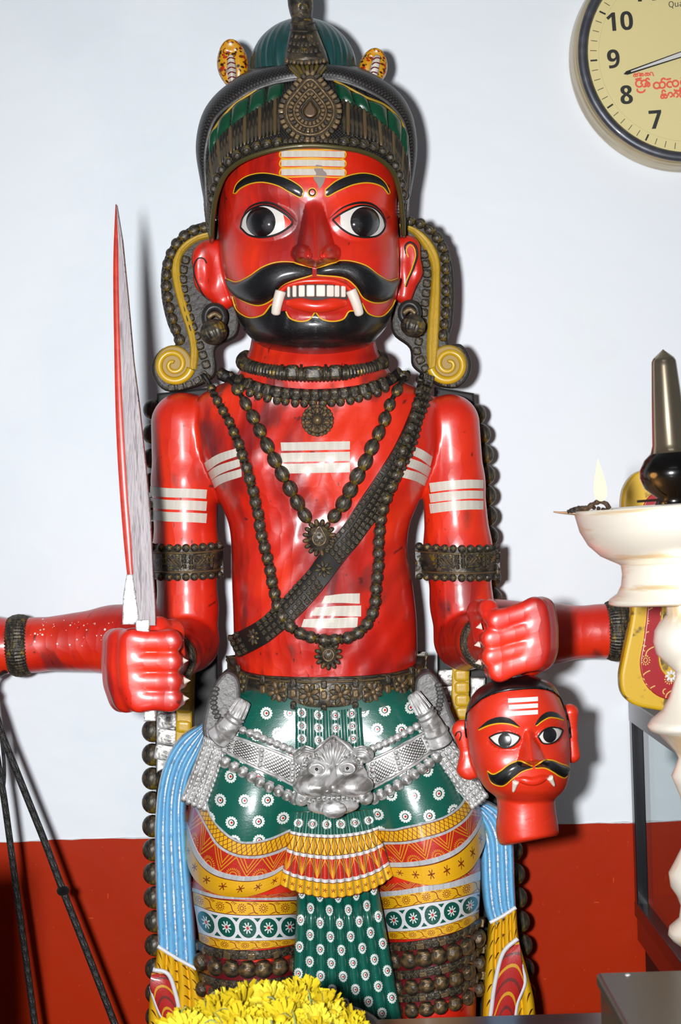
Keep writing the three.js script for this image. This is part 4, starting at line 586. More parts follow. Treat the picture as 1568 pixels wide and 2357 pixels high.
// waist band with square flower plates
{ const A = [[537, 1508], [556, 1537], [590, 1550], [650, 1556], [752, 1557], [850, 1553], [915, 1544], [952, 1530], [967, 1500]], B = [[538, 1574], [556, 1598], [595, 1616], [660, 1628], [752, 1634], [845, 1626], [915, 1610], [952, 1594], [968, 1566]];
  const S3 = { f: field((px, py, z, k) => torsoL(px, py, z, k)), zf: 0.12, zb: -0.15 }, mid = (t) => A.map((p, i) => [lerp(p[0], B[i][0], t), lerp(p[1], B[i][1], t)]);
  const b = part(statue, 'waist_band', strip(S3, A, B, { nu: 60, nv: 6, off: () => 0.009, dip: 0.012, su: 0.3, sv: 0.05 }), M.bronze, 'broad dark waist band of flower plates');
  for (const t of [0.03, 0.14, 0.9, 0.99]) part(b, 'ridge', line(S3, mid(t), 3, { k: 40, n: 90, off: 0.0095 }), t === 0.14 || t === 0.9 ? M.gold : M.bronze);
  const plates = [[572, 1570, 0.7], [589, 1578, 0], [646, 1590, 1], [714, 1596, 1], [782, 1597, 1], [851, 1591, 1], [911, 1577, 0.85], [948, 1556, 0.5]];
  for (const [x, y, s] of plates) if (s) { const H = hit(S3.f, x, y, 0.12), Q = basis(V(1, 0, 0).applyAxisAngle(V(0, 0, 1), ROLL - (x - 760) * -0.0007), H.n), o = H.p.clone().addScaledVector(H.n, 0.0105);
    const pl = place(b, 'flower_plate', U.stone, M.bronze, o.clone().addScaledVector(H.n, -0.001), Q, [pxm(24 * s), pxm(24), pxm(4)]);
    for (let i = 0; i < 8; i++) { const a = i / 8 * Math.PI * 2 + 0.39, v = V(Math.cos(a) * s, Math.sin(a), 0).multiplyScalar(pxm(i % 2 ? 15 : 15)).applyQuaternion(Q); place(b, 'petal', U.bead, i % 2 ? M.bronze : M.gold, o.clone().add(v).addScaledVector(H.n, 0.002), Q.clone().multiply(new THREE.Quaternion().setFromAxisAngle(V(0, 0, 1), a)), [pxm(11 * s), pxm(6.5), pxm(5)]); }
    place(b, 'boss', U.bead, M.gold, o.clone().addScaledVector(H.n, 0.0035), Q, [pxm(7 * s), pxm(7), pxm(6)]); }
  for (const [x, y] of [[563, 1562], [616, 1586], [680, 1594], [746, 1598], [815, 1595], [883, 1585], [932, 1567]]) for (const d of [-24, 0, 24]) { const H = hit(S3.f, x, y + d, 0.12), Q = basis(V(1, 0, 0), H.n); place(b, 'stud', U.nugget, d ? M.bronze : M.gold, H.p.clone().addScaledVector(H.n, 0.011), Q, [pxm(7), pxm(10), pxm(6)]); }
}
// ---------------------------------------------------------------- skirt
const drL = loft([[1590, 530, 745, -0.09, 0.1], [1650, 497, 740, -0.09, 0.112], [1700, 476, 735, -0.09, 0.122], [1760, 457, 730, -0.09, 0.132], [1820, 444, 722, -0.09, 0.142], [1880, 434, 714, -0.09, 0.148], [1940, 428, 707, -0.09, 0.147], [2000, 432, 701, -0.09, 0.139], [2075, 446, 694, -0.09, 0.127]], 2.2);
const drR = loft([[1590, 760, 980, -0.09, 0.1], [1650, 766, 1018, -0.09, 0.112], [1700, 776, 1044, -0.09, 0.122], [1760, 792, 1070, -0.09, 0.132], [1820, 812, 1093, -0.09, 0.142], [1880, 830, 1111, -0.09, 0.148], [1940, 845, 1121, -0.09, 0.147], [2000, 858, 1118, -0.09, 0.139], [2075, 870, 1107, -0.09, 0.127]], 2.2);
const drC = loft([[1580, 546, 964, -0.09, 0.107], [1650, 530, 985, -0.09, 0.12], [1750, 560, 965, -0.09, 0.126], [1850, 620, 905, -0.09, 0.118], [1960, 640, 890, -0.09, 0.11], [2040, 650, 885, -0.09, 0.1]], 2.2);
const drape = field((px, py, z, k) => smin(smin(drL(px, py, z, k), drR(px, py, z, k), 0.02), drC(px, py, z, k), 0.03));
const hemL = [[415, 1900], [428, 1962], [443, 2013], [471, 2044], [510, 2059], [558, 2064], [604, 2054], [645, 2036], [690, 2020]], hemR = [[870, 2010], [907, 2016], [951, 2031], [994, 2037], [1040, 2027], [1080, 2004], [1108, 1958], [1130, 1890]];
const hemLut = (() => { const a = new Float32Array(1568).fill(0); for (const h of [hemL, [[690, 2020], [780, 2040], [870, 2010]], hemR]) { const c = cv(h); for (let i = 0; i <= 1500; i++) { const q = c(i / 1500); a[Math.round(q[0])] = q[1]; } } for (let x = 1; x < 1568; x++) if (!a[x]) a[x] = a[x - 1] || 1900; return a; })();
const drapeCut = field((px, py, z, k, x, y) => smax(drape(x, y, z), (py - hemLut[clamp(Math.round(px), 0, 1567)]) * S * k * 0.8, 0.003));
const SD = { f: drape, zf: 0.16, zb: -0.16 }, SL = { f: legF, zf: 0.12, zb: -0.16 };
const flower = (g, x, y, r) => { g.fillStyle = '#dfe3dc'; for (let i = 0; i < 14; i++) { const a = i / 14 * 6.283; g.beginPath(); g.ellipse(x + Math.cos(a) * r * 0.74, y + Math.sin(a) * r * 0.74, r * 0.27, r * 0.19, a, 0, 7); g.fill(); } g.beginPath(); g.arc(x, y, r * 0.72, 0, 7); g.fill(); g.fillStyle = '#123f38'; g.beginPath(); g.arc(x, y, r * 0.52, 0, 7); g.fill(); g.fillStyle = '#dfe3dc'; g.beginPath(); g.ellipse(x - r * 0.04, y, r * 0.36, r * 0.4, 0, 0, 7); g.fill(); g.fillStyle = '#c52a22'; g.beginPath(); g.arc(x + r * 0.03, y, r * 0.19, 0, 7); g.fill(); };
const GREEN = '#0d5a4b', YEL = '#eeb21a', WHT = '#dcdcdc', RED = '#c22a1c', BRN = '#6b2c0c';
const flowerTex = canvas(1024, 1024, (g, w) => { g.fillStyle = GREEN; g.fillRect(0, 0, w, w); for (let i = 0; i < 400; i++) { g.fillStyle = i % 2 ? 'rgba(8,70,60,0.25)' : 'rgba(30,110,90,0.12)'; g.fillRect(rnd() * w, rnd() * w, 40, 8); } for (let j = 0; j < 7; j++) for (let i = 0; i < 6; i++) flower(g, (i + 0.5 + (j % 2 ? 0.45 : 0)) * w / 6 + (rnd() - 0.5) * 26, (j + 0.5) * w / 7 + (rnd() - 0.5) * 22, 44); });
const fabric = (t) => C(t, { bumpMap: brush, bumpScale: 0.00035 });
const clothMat = fabric(flowerTex);
const skirt = part(statue, 'skirt', skin(drapeCut, [405, 1570, -0.27], [1145, 2080, 0.09], 0.0045), M.greenCloth, 'green draped skirt with painted flowers and yellow and red borders');
const pz = P(460, 1900, 0), panel = (A, B) => part(skirt, 'flower_panel', strip(SD, A, B, { nu: 40, nv: 30, h: 0.0012, planar: [pz.x, pz.y, 0.198] }), clothMat, 'green panel with white and red painted flowers');
panel([[545, 1588], [575, 1612], [625, 1630], [690, 1640]], [[474, 1815], [490, 1882], [511, 1906], [539, 1928], [564, 1937], [617, 1929], [668, 1907], [690, 1895]]);
panel([[828, 1640], [880, 1628], [930, 1612], [964, 1580]], [[850, 1900], [872, 1906], [909, 1906], [930, 1902], [976, 1892], [1025, 1876], [1062, 1845], [1078, 1800]]);
// painted bands of cloth
const band = (w, h, bg, draw) => fabric(canvas(w, h, (g) => { g.fillStyle = bg; g.fillRect(0, 0, w, h); g.lineCap = 'round'; draw(g, w, h); }));
const hatchBand = band(1024, 128, YEL, (g, w, h) => { g.strokeStyle = BRN; g.lineWidth = 5; for (let x = -128; x < w + 64; x += 42) { g.beginPath(); g.moveTo(x, h); g.lineTo(x + 64, 0); g.moveTo(x, 0); g.lineTo(x + 64, h); g.stroke(); } g.lineWidth = 9; g.beginPath(); g.moveTo(0, 3); g.lineTo(w, 3); g.moveTo(0, h - 3); g.lineTo(w, h - 3); g.stroke(); });
const zigBand = band(1024, 160, RED, (g, w, h) => { g.strokeStyle = '#d99a1e'; const n = 5, s = w / n; for (let i = -1; i <= n; i++) { for (const k of [0, 0.17, 0.34]) { g.lineWidth = 8; g.beginPath(); g.moveTo(i * s + s * k * 0.9, 4); g.lineTo(i * s + s * 0.5, h * (1 - k * 1.3)); g.lineTo((i + 1) * s - s * k * 0.9, 4); g.stroke(); } const x = i * s + s, y = h; g.lineWidth = 8; g.beginPath(); g.arc(x, y, 26, Math.PI, 0); g.stroke(); g.fillStyle = '#d99a1e'; for (let a = 0; a < 11; a++) { const t = Math.PI * (1 + (a + 0.5) / 11); g.beginPath(); g.ellipse(x + Math.cos(t) * 50, y + Math.sin(t) * 50, 11, 4, t, 0, 7); g.fill(); } } });
const starBand = band(1024, 100, YEL, (g, w, h) => { for (let i = 0; i < 8; i++) { const x = (i + 0.5) * w / 8, y = h * 0.5; g.strokeStyle = '#7a300e'; g.lineWidth = 6; for (let k = 0; k < 6; k++) { const a = k * 1.05 + i; g.beginPath(); g.moveTo(x, y); g.lineTo(x + Math.cos(a) * 26, y + Math.sin(a) * 22); g.stroke(); } } g.strokeStyle = BRN; g.lineWidth = 7; g.beginPath(); g.moveTo(0, 3); g.lineTo(w, 3); g.stroke(); });
const floralBand = band(1024, 128, '#ecb31a', (g, w, h) => { g.strokeStyle = '#8a3a0c'; for (let i = 0; i < 5; i++) { const x = (i + 0.3) * w / 5, y = h * 0.5; g.lineWidth = 7; g.beginPath(); g.arc(x, y, 16, 0, 7); g.stroke(); g.fillStyle = '#8a3a0c'; for (let k = 0; k < 12; k++) { const a = k / 12 * 6.283; g.beginPath(); g.ellipse(x + Math.cos(a) * 34, y + Math.sin(a) * 34, 10, 4, a, 0, 7); g.fill(); } g.lineWidth = 9; g.beginPath(); g.moveTo(x + 55, 22); g.quadraticCurveTo(x + 105, 24, x + 110, 64); g.quadraticCurveTo(x + 116, 108, x + 150, 110); g.stroke(); g.lineWidth = 5; for (let k = 0; k < 3; k++) { g.beginPath(); g.arc(x + 66 + k * 16, 96 - k * 6, 20, 0.4, 1.9); g.stroke(); g.beginPath(); g.arc(x + 124 + k * 14, 30 + k * 6, 18, 3.4, 5); g.stroke(); } } g.lineWidth = 8; g.strokeStyle = BRN; g.beginPath(); g.moveTo(0, 3); g.lineTo(w, 3); g.moveTo(0, h - 3); g.lineTo(w, h - 3); g.stroke(); });
const ovalBand = band(1024, 200, WHT, (g, w, h) => { for (let i = 0; i < 5; i++) { const x = (i + 0.5) * w / 5, y = h / 2; g.fillStyle = '#0e5245'; g.beginPath(); g.ellipse(x, y, 84, 78, 0, 0, 7); g.fill(); for (const s of [-1, 1]) { g.beginPath(); g.moveTo(x + 102 - 34, y + s * 80); g.lineTo(x + 102 + 34, y + s * 80); g.lineTo(x + 102, y + s * 48); g.fill(); } g.strokeStyle = '#dde2dd'; g.lineWidth = 12; for (let k = 0; k < 8; k++) { const a = k * 0.785 + 0.3; g.beginPath(); g.moveTo(x, y); g.lineTo(x + Math.cos(a) * 42, y + Math.sin(a) * 42); g.stroke(); } g.fillStyle = '#c52a22'; g.beginPath(); g.arc(x, y, 13, 0, 7); g.fill(); } });
const whiteBand = phys({ color: 0xd6d8da, roughness: 0.4, clearcoat: 0.4, bumpMap: brush, bumpScale: 0.0006 });
const shift = (c, d) => c.map((p) => [p[0] + (d[0] || 0), p[1] + (d[1] || 0)]);
const between = (A, B, t) => { const a = cv(A), b = cv(B); return (s) => { const p = a(s), q = b(s); return [lerp(p[0], q[0], t), lerp(p[1], q[1], t), 0]; }; };
for (const [e0, e1, e2, e3, flipU] of [
  [[[474, 1818], [478, 1850], [489, 1880], [510, 1906], [538, 1928], [563, 1937], [617, 1929], [668, 1907]], [[438, 1840], [455, 1866], [474, 1901], [502, 1947], [543, 1970], [589, 1975], [630, 1966], [658, 1954]], [[428, 1893], [441, 1944], [459, 1982], [489, 2009], [533, 2023], [579, 2026], [624, 2015], [651, 1998]], [[424, 1905], [428, 1962], [443, 2013], [471, 2043], [510, 2059], [558, 2063], [604, 2053], [646, 2035]]],
  [[[872, 1906], [909, 1907], [930, 1902], [976, 1892], [1025, 1877], [1062, 1848], [1078, 1805]], [[887, 1943], [939, 1941], [982, 1932], [1031, 1916], [1074, 1885], [1097, 1845], [1104, 1825]], [[902, 1995], [951, 1993], [1006, 1983], [1055, 1960], [1092, 1921], [1112, 1877], [1119, 1860]], [[907, 2016], [951, 2030], [994, 2036], [1040, 2026], [1080, 2003], [1109, 1957], [1124, 1900]]]]) {
  for (const [a, b, t0, t1, m, n] of [[e0, e1, 0, 0.12, whiteBand, 'white_band'], [e0, e1, 0.12, 0.86, hatchBand, 'yellow_band'], [e0, e1, 0.86, 1.0, whiteBand, 'white_band'], [e1, e2, 0, 0.8, zigBand, 'red_band'], [e1, e2, 0.8, 1.0, whiteBand, 'white_band'], [e2, e3, 0, 1, starBand, 'yellow_band']]) part(skirt, n, strip(SD, between(a, b, t0), between(a, b, t1), { nu: 40, nv: n === 'white_band' ? 2 : 6, h: n === 'white_band' ? 0.002 : 0.0014, dip: 0.003 }), m);
}
// cloth bands round the thighs
for (const c of [[[[444, 2030], [500, 2050], [560, 2060], [620, 2058], [690, 2050]], [[445, 2046], [495, 2061], [553, 2067], [620, 2068], [690, 2066]], [[448, 2082], [490, 2098], [540, 2106], [610, 2107], [690, 2104]], [[459, 2146], [495, 2158], [540, 2164], [610, 2164], [690, 2160]], [[461, 2168], [500, 2182], [545, 2187], [610, 2183], [690, 2172]]],
  [[[866, 2035], [920, 2032], [980, 2020], [1040, 2010], [1104, 1975]], [[870, 2057], [920, 2053], [975, 2044], [1040, 2034], [1104, 2012]], [[880, 2094], [920, 2090], [975, 2080], [1040, 2070], [1103, 2053]], [[892, 2144], [940, 2142], [994, 2135], [1050, 2120], [1101, 2098]], [[898, 2162], [940, 2162], [994, 2158], [1050, 2144], [1101, 2119]]]]) {
  for (const [a, b, t0, t1, m, n] of [[c[0], c[1], 0, 0.8, zigBand, 'red_band'], [c[0], c[1], 0.8, 1.35, whiteBand, 'white_band'], [c[1], c[2], 0.15, 1, floralBand, 'yellow_band'], [c[2], c[3], 0, 1, ovalBand, 'oval_band'], [c[3], c[4], 0, 1, floralBand, 'yellow_band']]) part(statue, n, strip(SL, between(a, b, t0), between(a, b, t1), { nu: 30, nv: 5, h: n === 'white_band' ? 0.0016 : 0.001, dip: 0.003 }), m);
}
// bell chains round the thighs
const chainBand = (c, y2, n, s) => { const cy = shift(c, [0, y2]); const b = part(statue, 'bell_chain', strip(SL, shift(c, [0, -11]), shift(c, [0, 9]), { nu: 30, nv: 4, off: (u, v) => 0.003 + 0.003 * Math.sqrt(4 * v * (1 - v)), dip: 0.006, su: 0.3, sv: 0.02 }), M.bronze, 'dark carved chain with round bells'); row(b, 'link', SL, c, U.stone, [M.bronze, M.gold, M.bronze], { n: Math.round(n * 2), s: [8, 7, 5], off: 8, var: 0.5 }); row(b, 'bell', SL, cy, U.pot, M.bell, { n, s: [s * 1.1, s, s * 0.85], off: 8, var: 0.06 }); };
chainBand([[456, 2172], [480, 2188], [530, 2196], [600, 2198], [690, 2184]], 30, 7, 20); chainBand([[458, 2246], [500, 2262], [545, 2267], [610, 2264], [690, 2252]], 24, 8, 17);
chainBand([[898, 2180], [940, 2178], [994, 2170], [1050, 2156], [1108, 2120]], 30, 7, 20); chainBand([[905, 2245], [950, 2243], [1000, 2234], [1055, 2218], [1110, 2180]], 28, 7, 18); chainBand([[905, 2298], [950, 2297], [1000, 2290], [1055, 2276], [1108, 2240]], 27, 7, 17);
for (const c of [[[460, 2205], [500, 2225], [560, 2235], [620, 2235], [690, 2225]], [[900, 2205], [950, 2208], [1000, 2200], [1050, 2186], [1102, 2155]], [[905, 2262], [950, 2266], [1000, 2258], [1050, 2244], [1100, 2210]]]) part(statue, 'maroon_band', strip(SL, shift(c, [0, -22]), shift(c, [0, 52]), { nu: 24, nv: 6, h: 0.001 }), M.maroon);
// pleats: upper fan, middle fan, long lower panel
const saw = (n, d, e) => (u, v) => e + d * Math.pow(Math.abs(Math.sin(u * n * Math.PI)), 0.7);
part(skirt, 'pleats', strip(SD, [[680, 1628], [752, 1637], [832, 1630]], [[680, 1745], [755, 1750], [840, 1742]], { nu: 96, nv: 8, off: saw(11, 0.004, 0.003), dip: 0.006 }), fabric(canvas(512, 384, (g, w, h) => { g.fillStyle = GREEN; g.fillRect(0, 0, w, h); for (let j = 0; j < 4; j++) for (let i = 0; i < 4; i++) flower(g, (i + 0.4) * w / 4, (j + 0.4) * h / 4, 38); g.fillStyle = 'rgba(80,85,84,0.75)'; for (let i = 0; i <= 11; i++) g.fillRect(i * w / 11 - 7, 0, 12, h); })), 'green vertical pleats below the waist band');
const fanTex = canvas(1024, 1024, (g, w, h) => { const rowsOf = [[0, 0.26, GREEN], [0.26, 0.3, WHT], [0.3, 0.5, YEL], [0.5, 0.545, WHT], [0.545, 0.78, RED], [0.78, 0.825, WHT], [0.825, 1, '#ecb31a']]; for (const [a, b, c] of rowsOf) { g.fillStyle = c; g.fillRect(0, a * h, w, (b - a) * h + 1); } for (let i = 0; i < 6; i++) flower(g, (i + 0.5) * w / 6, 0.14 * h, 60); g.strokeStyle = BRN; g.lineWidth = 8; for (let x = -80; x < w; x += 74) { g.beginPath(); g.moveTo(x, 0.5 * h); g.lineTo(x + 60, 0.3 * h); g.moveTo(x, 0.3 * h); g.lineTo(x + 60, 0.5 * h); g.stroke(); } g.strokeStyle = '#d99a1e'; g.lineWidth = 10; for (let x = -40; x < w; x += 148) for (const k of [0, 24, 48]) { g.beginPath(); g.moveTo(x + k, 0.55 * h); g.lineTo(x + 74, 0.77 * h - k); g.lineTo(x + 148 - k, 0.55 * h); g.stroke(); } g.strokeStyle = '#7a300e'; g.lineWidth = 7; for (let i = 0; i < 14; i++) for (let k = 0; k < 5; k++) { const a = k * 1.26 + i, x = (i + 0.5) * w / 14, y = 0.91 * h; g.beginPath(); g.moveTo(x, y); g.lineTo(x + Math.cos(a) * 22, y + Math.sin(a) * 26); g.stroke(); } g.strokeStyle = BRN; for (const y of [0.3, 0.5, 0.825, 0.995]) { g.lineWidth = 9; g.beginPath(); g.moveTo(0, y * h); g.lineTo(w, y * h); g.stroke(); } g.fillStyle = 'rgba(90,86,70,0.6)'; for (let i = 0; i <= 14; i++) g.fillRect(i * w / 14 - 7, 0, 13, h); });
{ const mid = [[676, 1868], [720, 1868], [768, 1868], [815, 1866], [858, 1862]], bot = [[644, 2034], [700, 2052], [770, 2061], [850, 2044], [906, 2014]];
  const cache = {}, edge = (y) => cache[y] ??= [hit(drape, lerp(676, 644, (y - 1868) / 166), y, 0.16).p.z, hit(drape, lerp(858, 906, (y - 1862) / 152), y, 0.16).p.z], zFan = (x, y) => { const q = clamp(Math.round(y), 1862, 2030), [a, b] = edge(q), l = lerp(676, 644, (q - 1868) / 166), r = lerp(858, 906, (q - 1862) / 152), t = clamp((x - l) / (r - l), 0, 1); return lerp(a, b, t) + 0.02 * t * (1 - t); };
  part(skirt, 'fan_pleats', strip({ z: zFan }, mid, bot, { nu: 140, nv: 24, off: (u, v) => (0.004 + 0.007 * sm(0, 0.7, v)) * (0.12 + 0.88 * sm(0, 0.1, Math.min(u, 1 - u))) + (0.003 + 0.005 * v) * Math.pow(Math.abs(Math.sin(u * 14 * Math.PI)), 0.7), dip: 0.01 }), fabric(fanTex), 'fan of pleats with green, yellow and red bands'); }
{ const T = [[686, 2030], [740, 2040], [800, 2040], [866, 2020]], B = [[664, 2420], [740, 2425], [840, 2425], [938, 2415]], lowF = { z: (x, y) => lerp(0.002, 0.034, sm(2035, 2110, y)) - 0.02 * ((x - 785) / 130) ** 2 };
  const g = strip(lowF, (u) => { const p = cv(T)(u); return p; }, (u) => cv(B)(u), { nu: 128, nv: 20, off: saw(9, 0.007, 0.0), dip: 0.02 });
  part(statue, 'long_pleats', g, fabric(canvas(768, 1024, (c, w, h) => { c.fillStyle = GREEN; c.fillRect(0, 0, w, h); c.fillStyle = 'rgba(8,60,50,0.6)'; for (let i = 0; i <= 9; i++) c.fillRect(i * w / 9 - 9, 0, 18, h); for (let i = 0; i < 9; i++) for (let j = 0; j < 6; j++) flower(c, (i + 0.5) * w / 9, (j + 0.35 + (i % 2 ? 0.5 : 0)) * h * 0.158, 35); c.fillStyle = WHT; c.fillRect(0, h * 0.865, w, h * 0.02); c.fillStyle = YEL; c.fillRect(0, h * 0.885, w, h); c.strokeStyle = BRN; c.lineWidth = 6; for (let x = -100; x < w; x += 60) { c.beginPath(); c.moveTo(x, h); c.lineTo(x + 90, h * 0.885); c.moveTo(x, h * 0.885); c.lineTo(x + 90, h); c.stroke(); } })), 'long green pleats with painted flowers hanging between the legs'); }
// ---------------------------------------------------------------- silver belt, tassels and lion mask
{ const belt = (up, lo, beadsC, bells, nb, label) => {
    const b = part(statue, 'silver_belt', strip(SD, up, lo, { nu: 40, nv: 6, h: 0.008, dip: 0.01, su: 0.12, sv: 0.04 }), M.silver, label);
    for (const t of [0.04, 0.96]) part(b, 'ridge', line(SD, between(up, lo, t), 3.6, { k: 24, n: 50, off: 0.009 }), M.silver);
    row(b, 'bead', SD, beadsC, U.bead, M.silver, { step: 15, s: [10, 10, 9], off: 12 }); row(b, 'bell', SD, bells, U.pot, M.silver, { n: nb, s: [12.5, 14, 13], off: 12 });
    const cells = [[0.05, 0.09], [0.13, 0.42], [0.5, 0.84], [0.93, 0.99]];
    for (const [p, q] of cells) { const m = (f, t) => (s) => between(up, lo, t)(lerp(p, q, s)); const g = strip(SD, m(0, 0.16), m(0, 0.84), { nu: 10, nv: 4, h: 0.0098, dip: 0.002, su: (q - p) * 0.1, sv: 0.026 }); part(b, 'lattice_plate', g, M.silverHatch); }
    for (const x of [0.1, 0.46, 0.88]) for (const t of [0.2, 0.4, 0.6, 0.8]) { const q = between(up, lo, t)(x), H = hit(drape, q[0], q[1], 0.16); place(b, 'stud', U.bead, M.silver, H.p.clone().addScaledVector(H.n, 0.009), basis(V(1, 0, 0), H.n), [pxm(5.5), pxm(5.5), pxm(5)]); }
    for (const x of [0.025, 0.115, 0.44, 0.485, 0.86, 0.905]) { const a = between(up, lo, 0.12)(x), c = between(up, lo, 0.88)(x); part(b, 'rib', line(SD, [a, [(a[0] + c[0]) / 2, (a[1] + c[1]) / 2], c], 2, { k: 4, n: 8, off: 0.009 }), M.silver); } };
  belt([[532, 1692], [570, 1706], [620, 1722], [692, 1748]], [[522, 1732], [560, 1754], [615, 1784], [690, 1814]], [[543, 1676], [580, 1690], [630, 1710], [688, 1734]], [[518, 1752], [555, 1774], [610, 1808], [684, 1840]], 9, 'left half of the embossed silver belt');
  belt([[843, 1748], [890, 1730], [935, 1708], [978, 1682]], [[852, 1815], [900, 1797], [950, 1766], [1000, 1724]], [[838, 1730], [885, 1712], [930, 1690], [972, 1664]], [[858, 1838], [905, 1816], [955, 1782], [1004, 1740]], 9, 'right half of the embossed silver belt');
  // tassels
  for (const [A, B, nubs] of [[[[468, 1704], [445, 1765], [418, 1834]], [[524, 1724], [504, 1790], [478, 1862]], 0], [[[992, 1736], [1030, 1790], [1084, 1858]], [[1040, 1702], [1080, 1758], [1120, 1826]], 1]]) {
    const f = { z: (x, y) => 0.03 - Math.abs(x - 770) * 0.00006 }, t = part(statue, 'silver_tassel', strip(f, A, B, { nu: 20, nv: 8, off: (u, v) => 0.004 + 0.006 * Math.sqrt(4 * v * (1 - v)), dip: 0.03, su: 0.08, sv: 0.04 }), M.silver, 'flat embossed silver tassel');
    const nn = [0.12, 0.32, 0.5, 0.68, 0.88]; for (const [i, v] of nn.entries()) row(t, 'stud', { z: (x, y) => f.z(x, y) + 0.004 + 0.006 * Math.sqrt(4 * v * (1 - v)) }, between(A, B, v), i % 2 ? U.stone : U.bead, M.silver, { n: 12, s: i % 2 ? [5, 4.2, 4] : [6, 4, 4], off: 1 });
    for (const v of [0.22, 0.41, 0.59, 0.78]) part(t, 'rib', sweep([0, 0.25, 0.5, 0.75, 1].map((s) => { const q = between(A, B, v)(s); return P(q[0], q[1], f.z(q[0]) + 0.0045 + 0.006 * Math.sqrt(4 * v * (1 - v))); }), pxm(1.8), { n: 12, m: 6 }), M.silver);
    const e0 = A[2], e1 = B[2]; row(t, 'end_bead', { z: (x) => f.z(x) + 0.006 }, [e0, [(e0[0] + e1[0]) / 2, (e0[1] + e1[1]) / 2 + 2], e1], U.bead, M.silver, { n: 5, s: [7, 10, 8], off: 2 });
    const k0 = A[0], k1 = B[0]; part(t, 'collar', sweep([k0, [(k0[0] + k1[0]) / 2, (k0[1] + k1[1]) / 2 - 4], k1].map((q) => P(q[0], q[1], f.z(q[0]) + 0.008)), (s) => pxm(10) * (1 + 0.12 * Math.sin(s * 40)), { n: 60, m: 10 }), M.silver);
  }
  const knot = (pts, r, label) => { const t = part(statue, 'silver_knot', sweep(pts.map((q) => P(...q)), (s) => pxm(r(s)) * (1 + 0.0 * s), { n: 30, m: 22 }), M.silver, label); const c = new THREE.CatmullRomCurve3(pts.map((q) => P(...q))), F = c.computeFrenetFrames(40); for (const s of [0.38, 0.46, 0.78]) { const p = c.getPointAt(s), g = new THREE.TorusGeometry(pxm(r(s) + 1), pxm(2.6), 8, 28); g.applyQuaternion(new THREE.Quaternion().setFromUnitVectors(V(0, 0, 1), F.tangents[Math.round(s * 40)])); part(t, 'ring', g.translate(p.x, p.y, p.z), M.silver); } for (let i = 0; i < 12; i++) { const a = i / 12 * 6.283, l = []; for (const s of [0.02, 0.18, 0.34]) { const j = Math.round(s * 40); l.push(c.getPointAt(s).addScaledVector(F.normals[j], Math.cos(a) * pxm(r(s))).addScaledVector(F.binormals[j], Math.sin(a) * pxm(r(s)))); } part(t, 'fold', sweep(l, pxm(2.2), { n: 6, m: 5 }), M.silver); } };
  knot([[562, 1612, 0.035], [545, 1645, 0.04], [524, 1676, 0.036], [500, 1700, 0.03]], (s) => lerp(15, 28, s), 'silver cloth knot tied at the left hip');
  knot([[950, 1596, 0.035], [972, 1630, 0.04], [995, 1668, 0.036], [1014, 1712, 0.028]], (s) => lerp(14, 30, s), 'silver cloth knot tied at the right hip');
  for (const [pts, beadsC] of [[[[548, 1562], [522, 1546], [496, 1570], [476, 1620], [465, 1680], [480, 1722], [520, 1700], [550, 1640]], [[498, 1580], [492, 1620], [502, 1650], [520, 1668]]], [[[960, 1562], [990, 1547], [1015, 1574], [1036, 1630], [1058, 1698], [1036, 1722], [994, 1692], [962, 1635]], [[1008, 1572], [1014, 1605], [1008, 1635], [1000, 1652]]]]) { const c = part(statue, 'hip_cloth', plate(pts, 0.0, 0.06, { smooth: true, bevel: 0.006 }), M.pewter, 'dark pewter-coloured cloth behind the hip'); row(c, 'bead', { z: () => 0.002 }, beadsC, U.bead, M.pewter, { n: 9, s: [6, 9, 6], off: 2 }); }
}
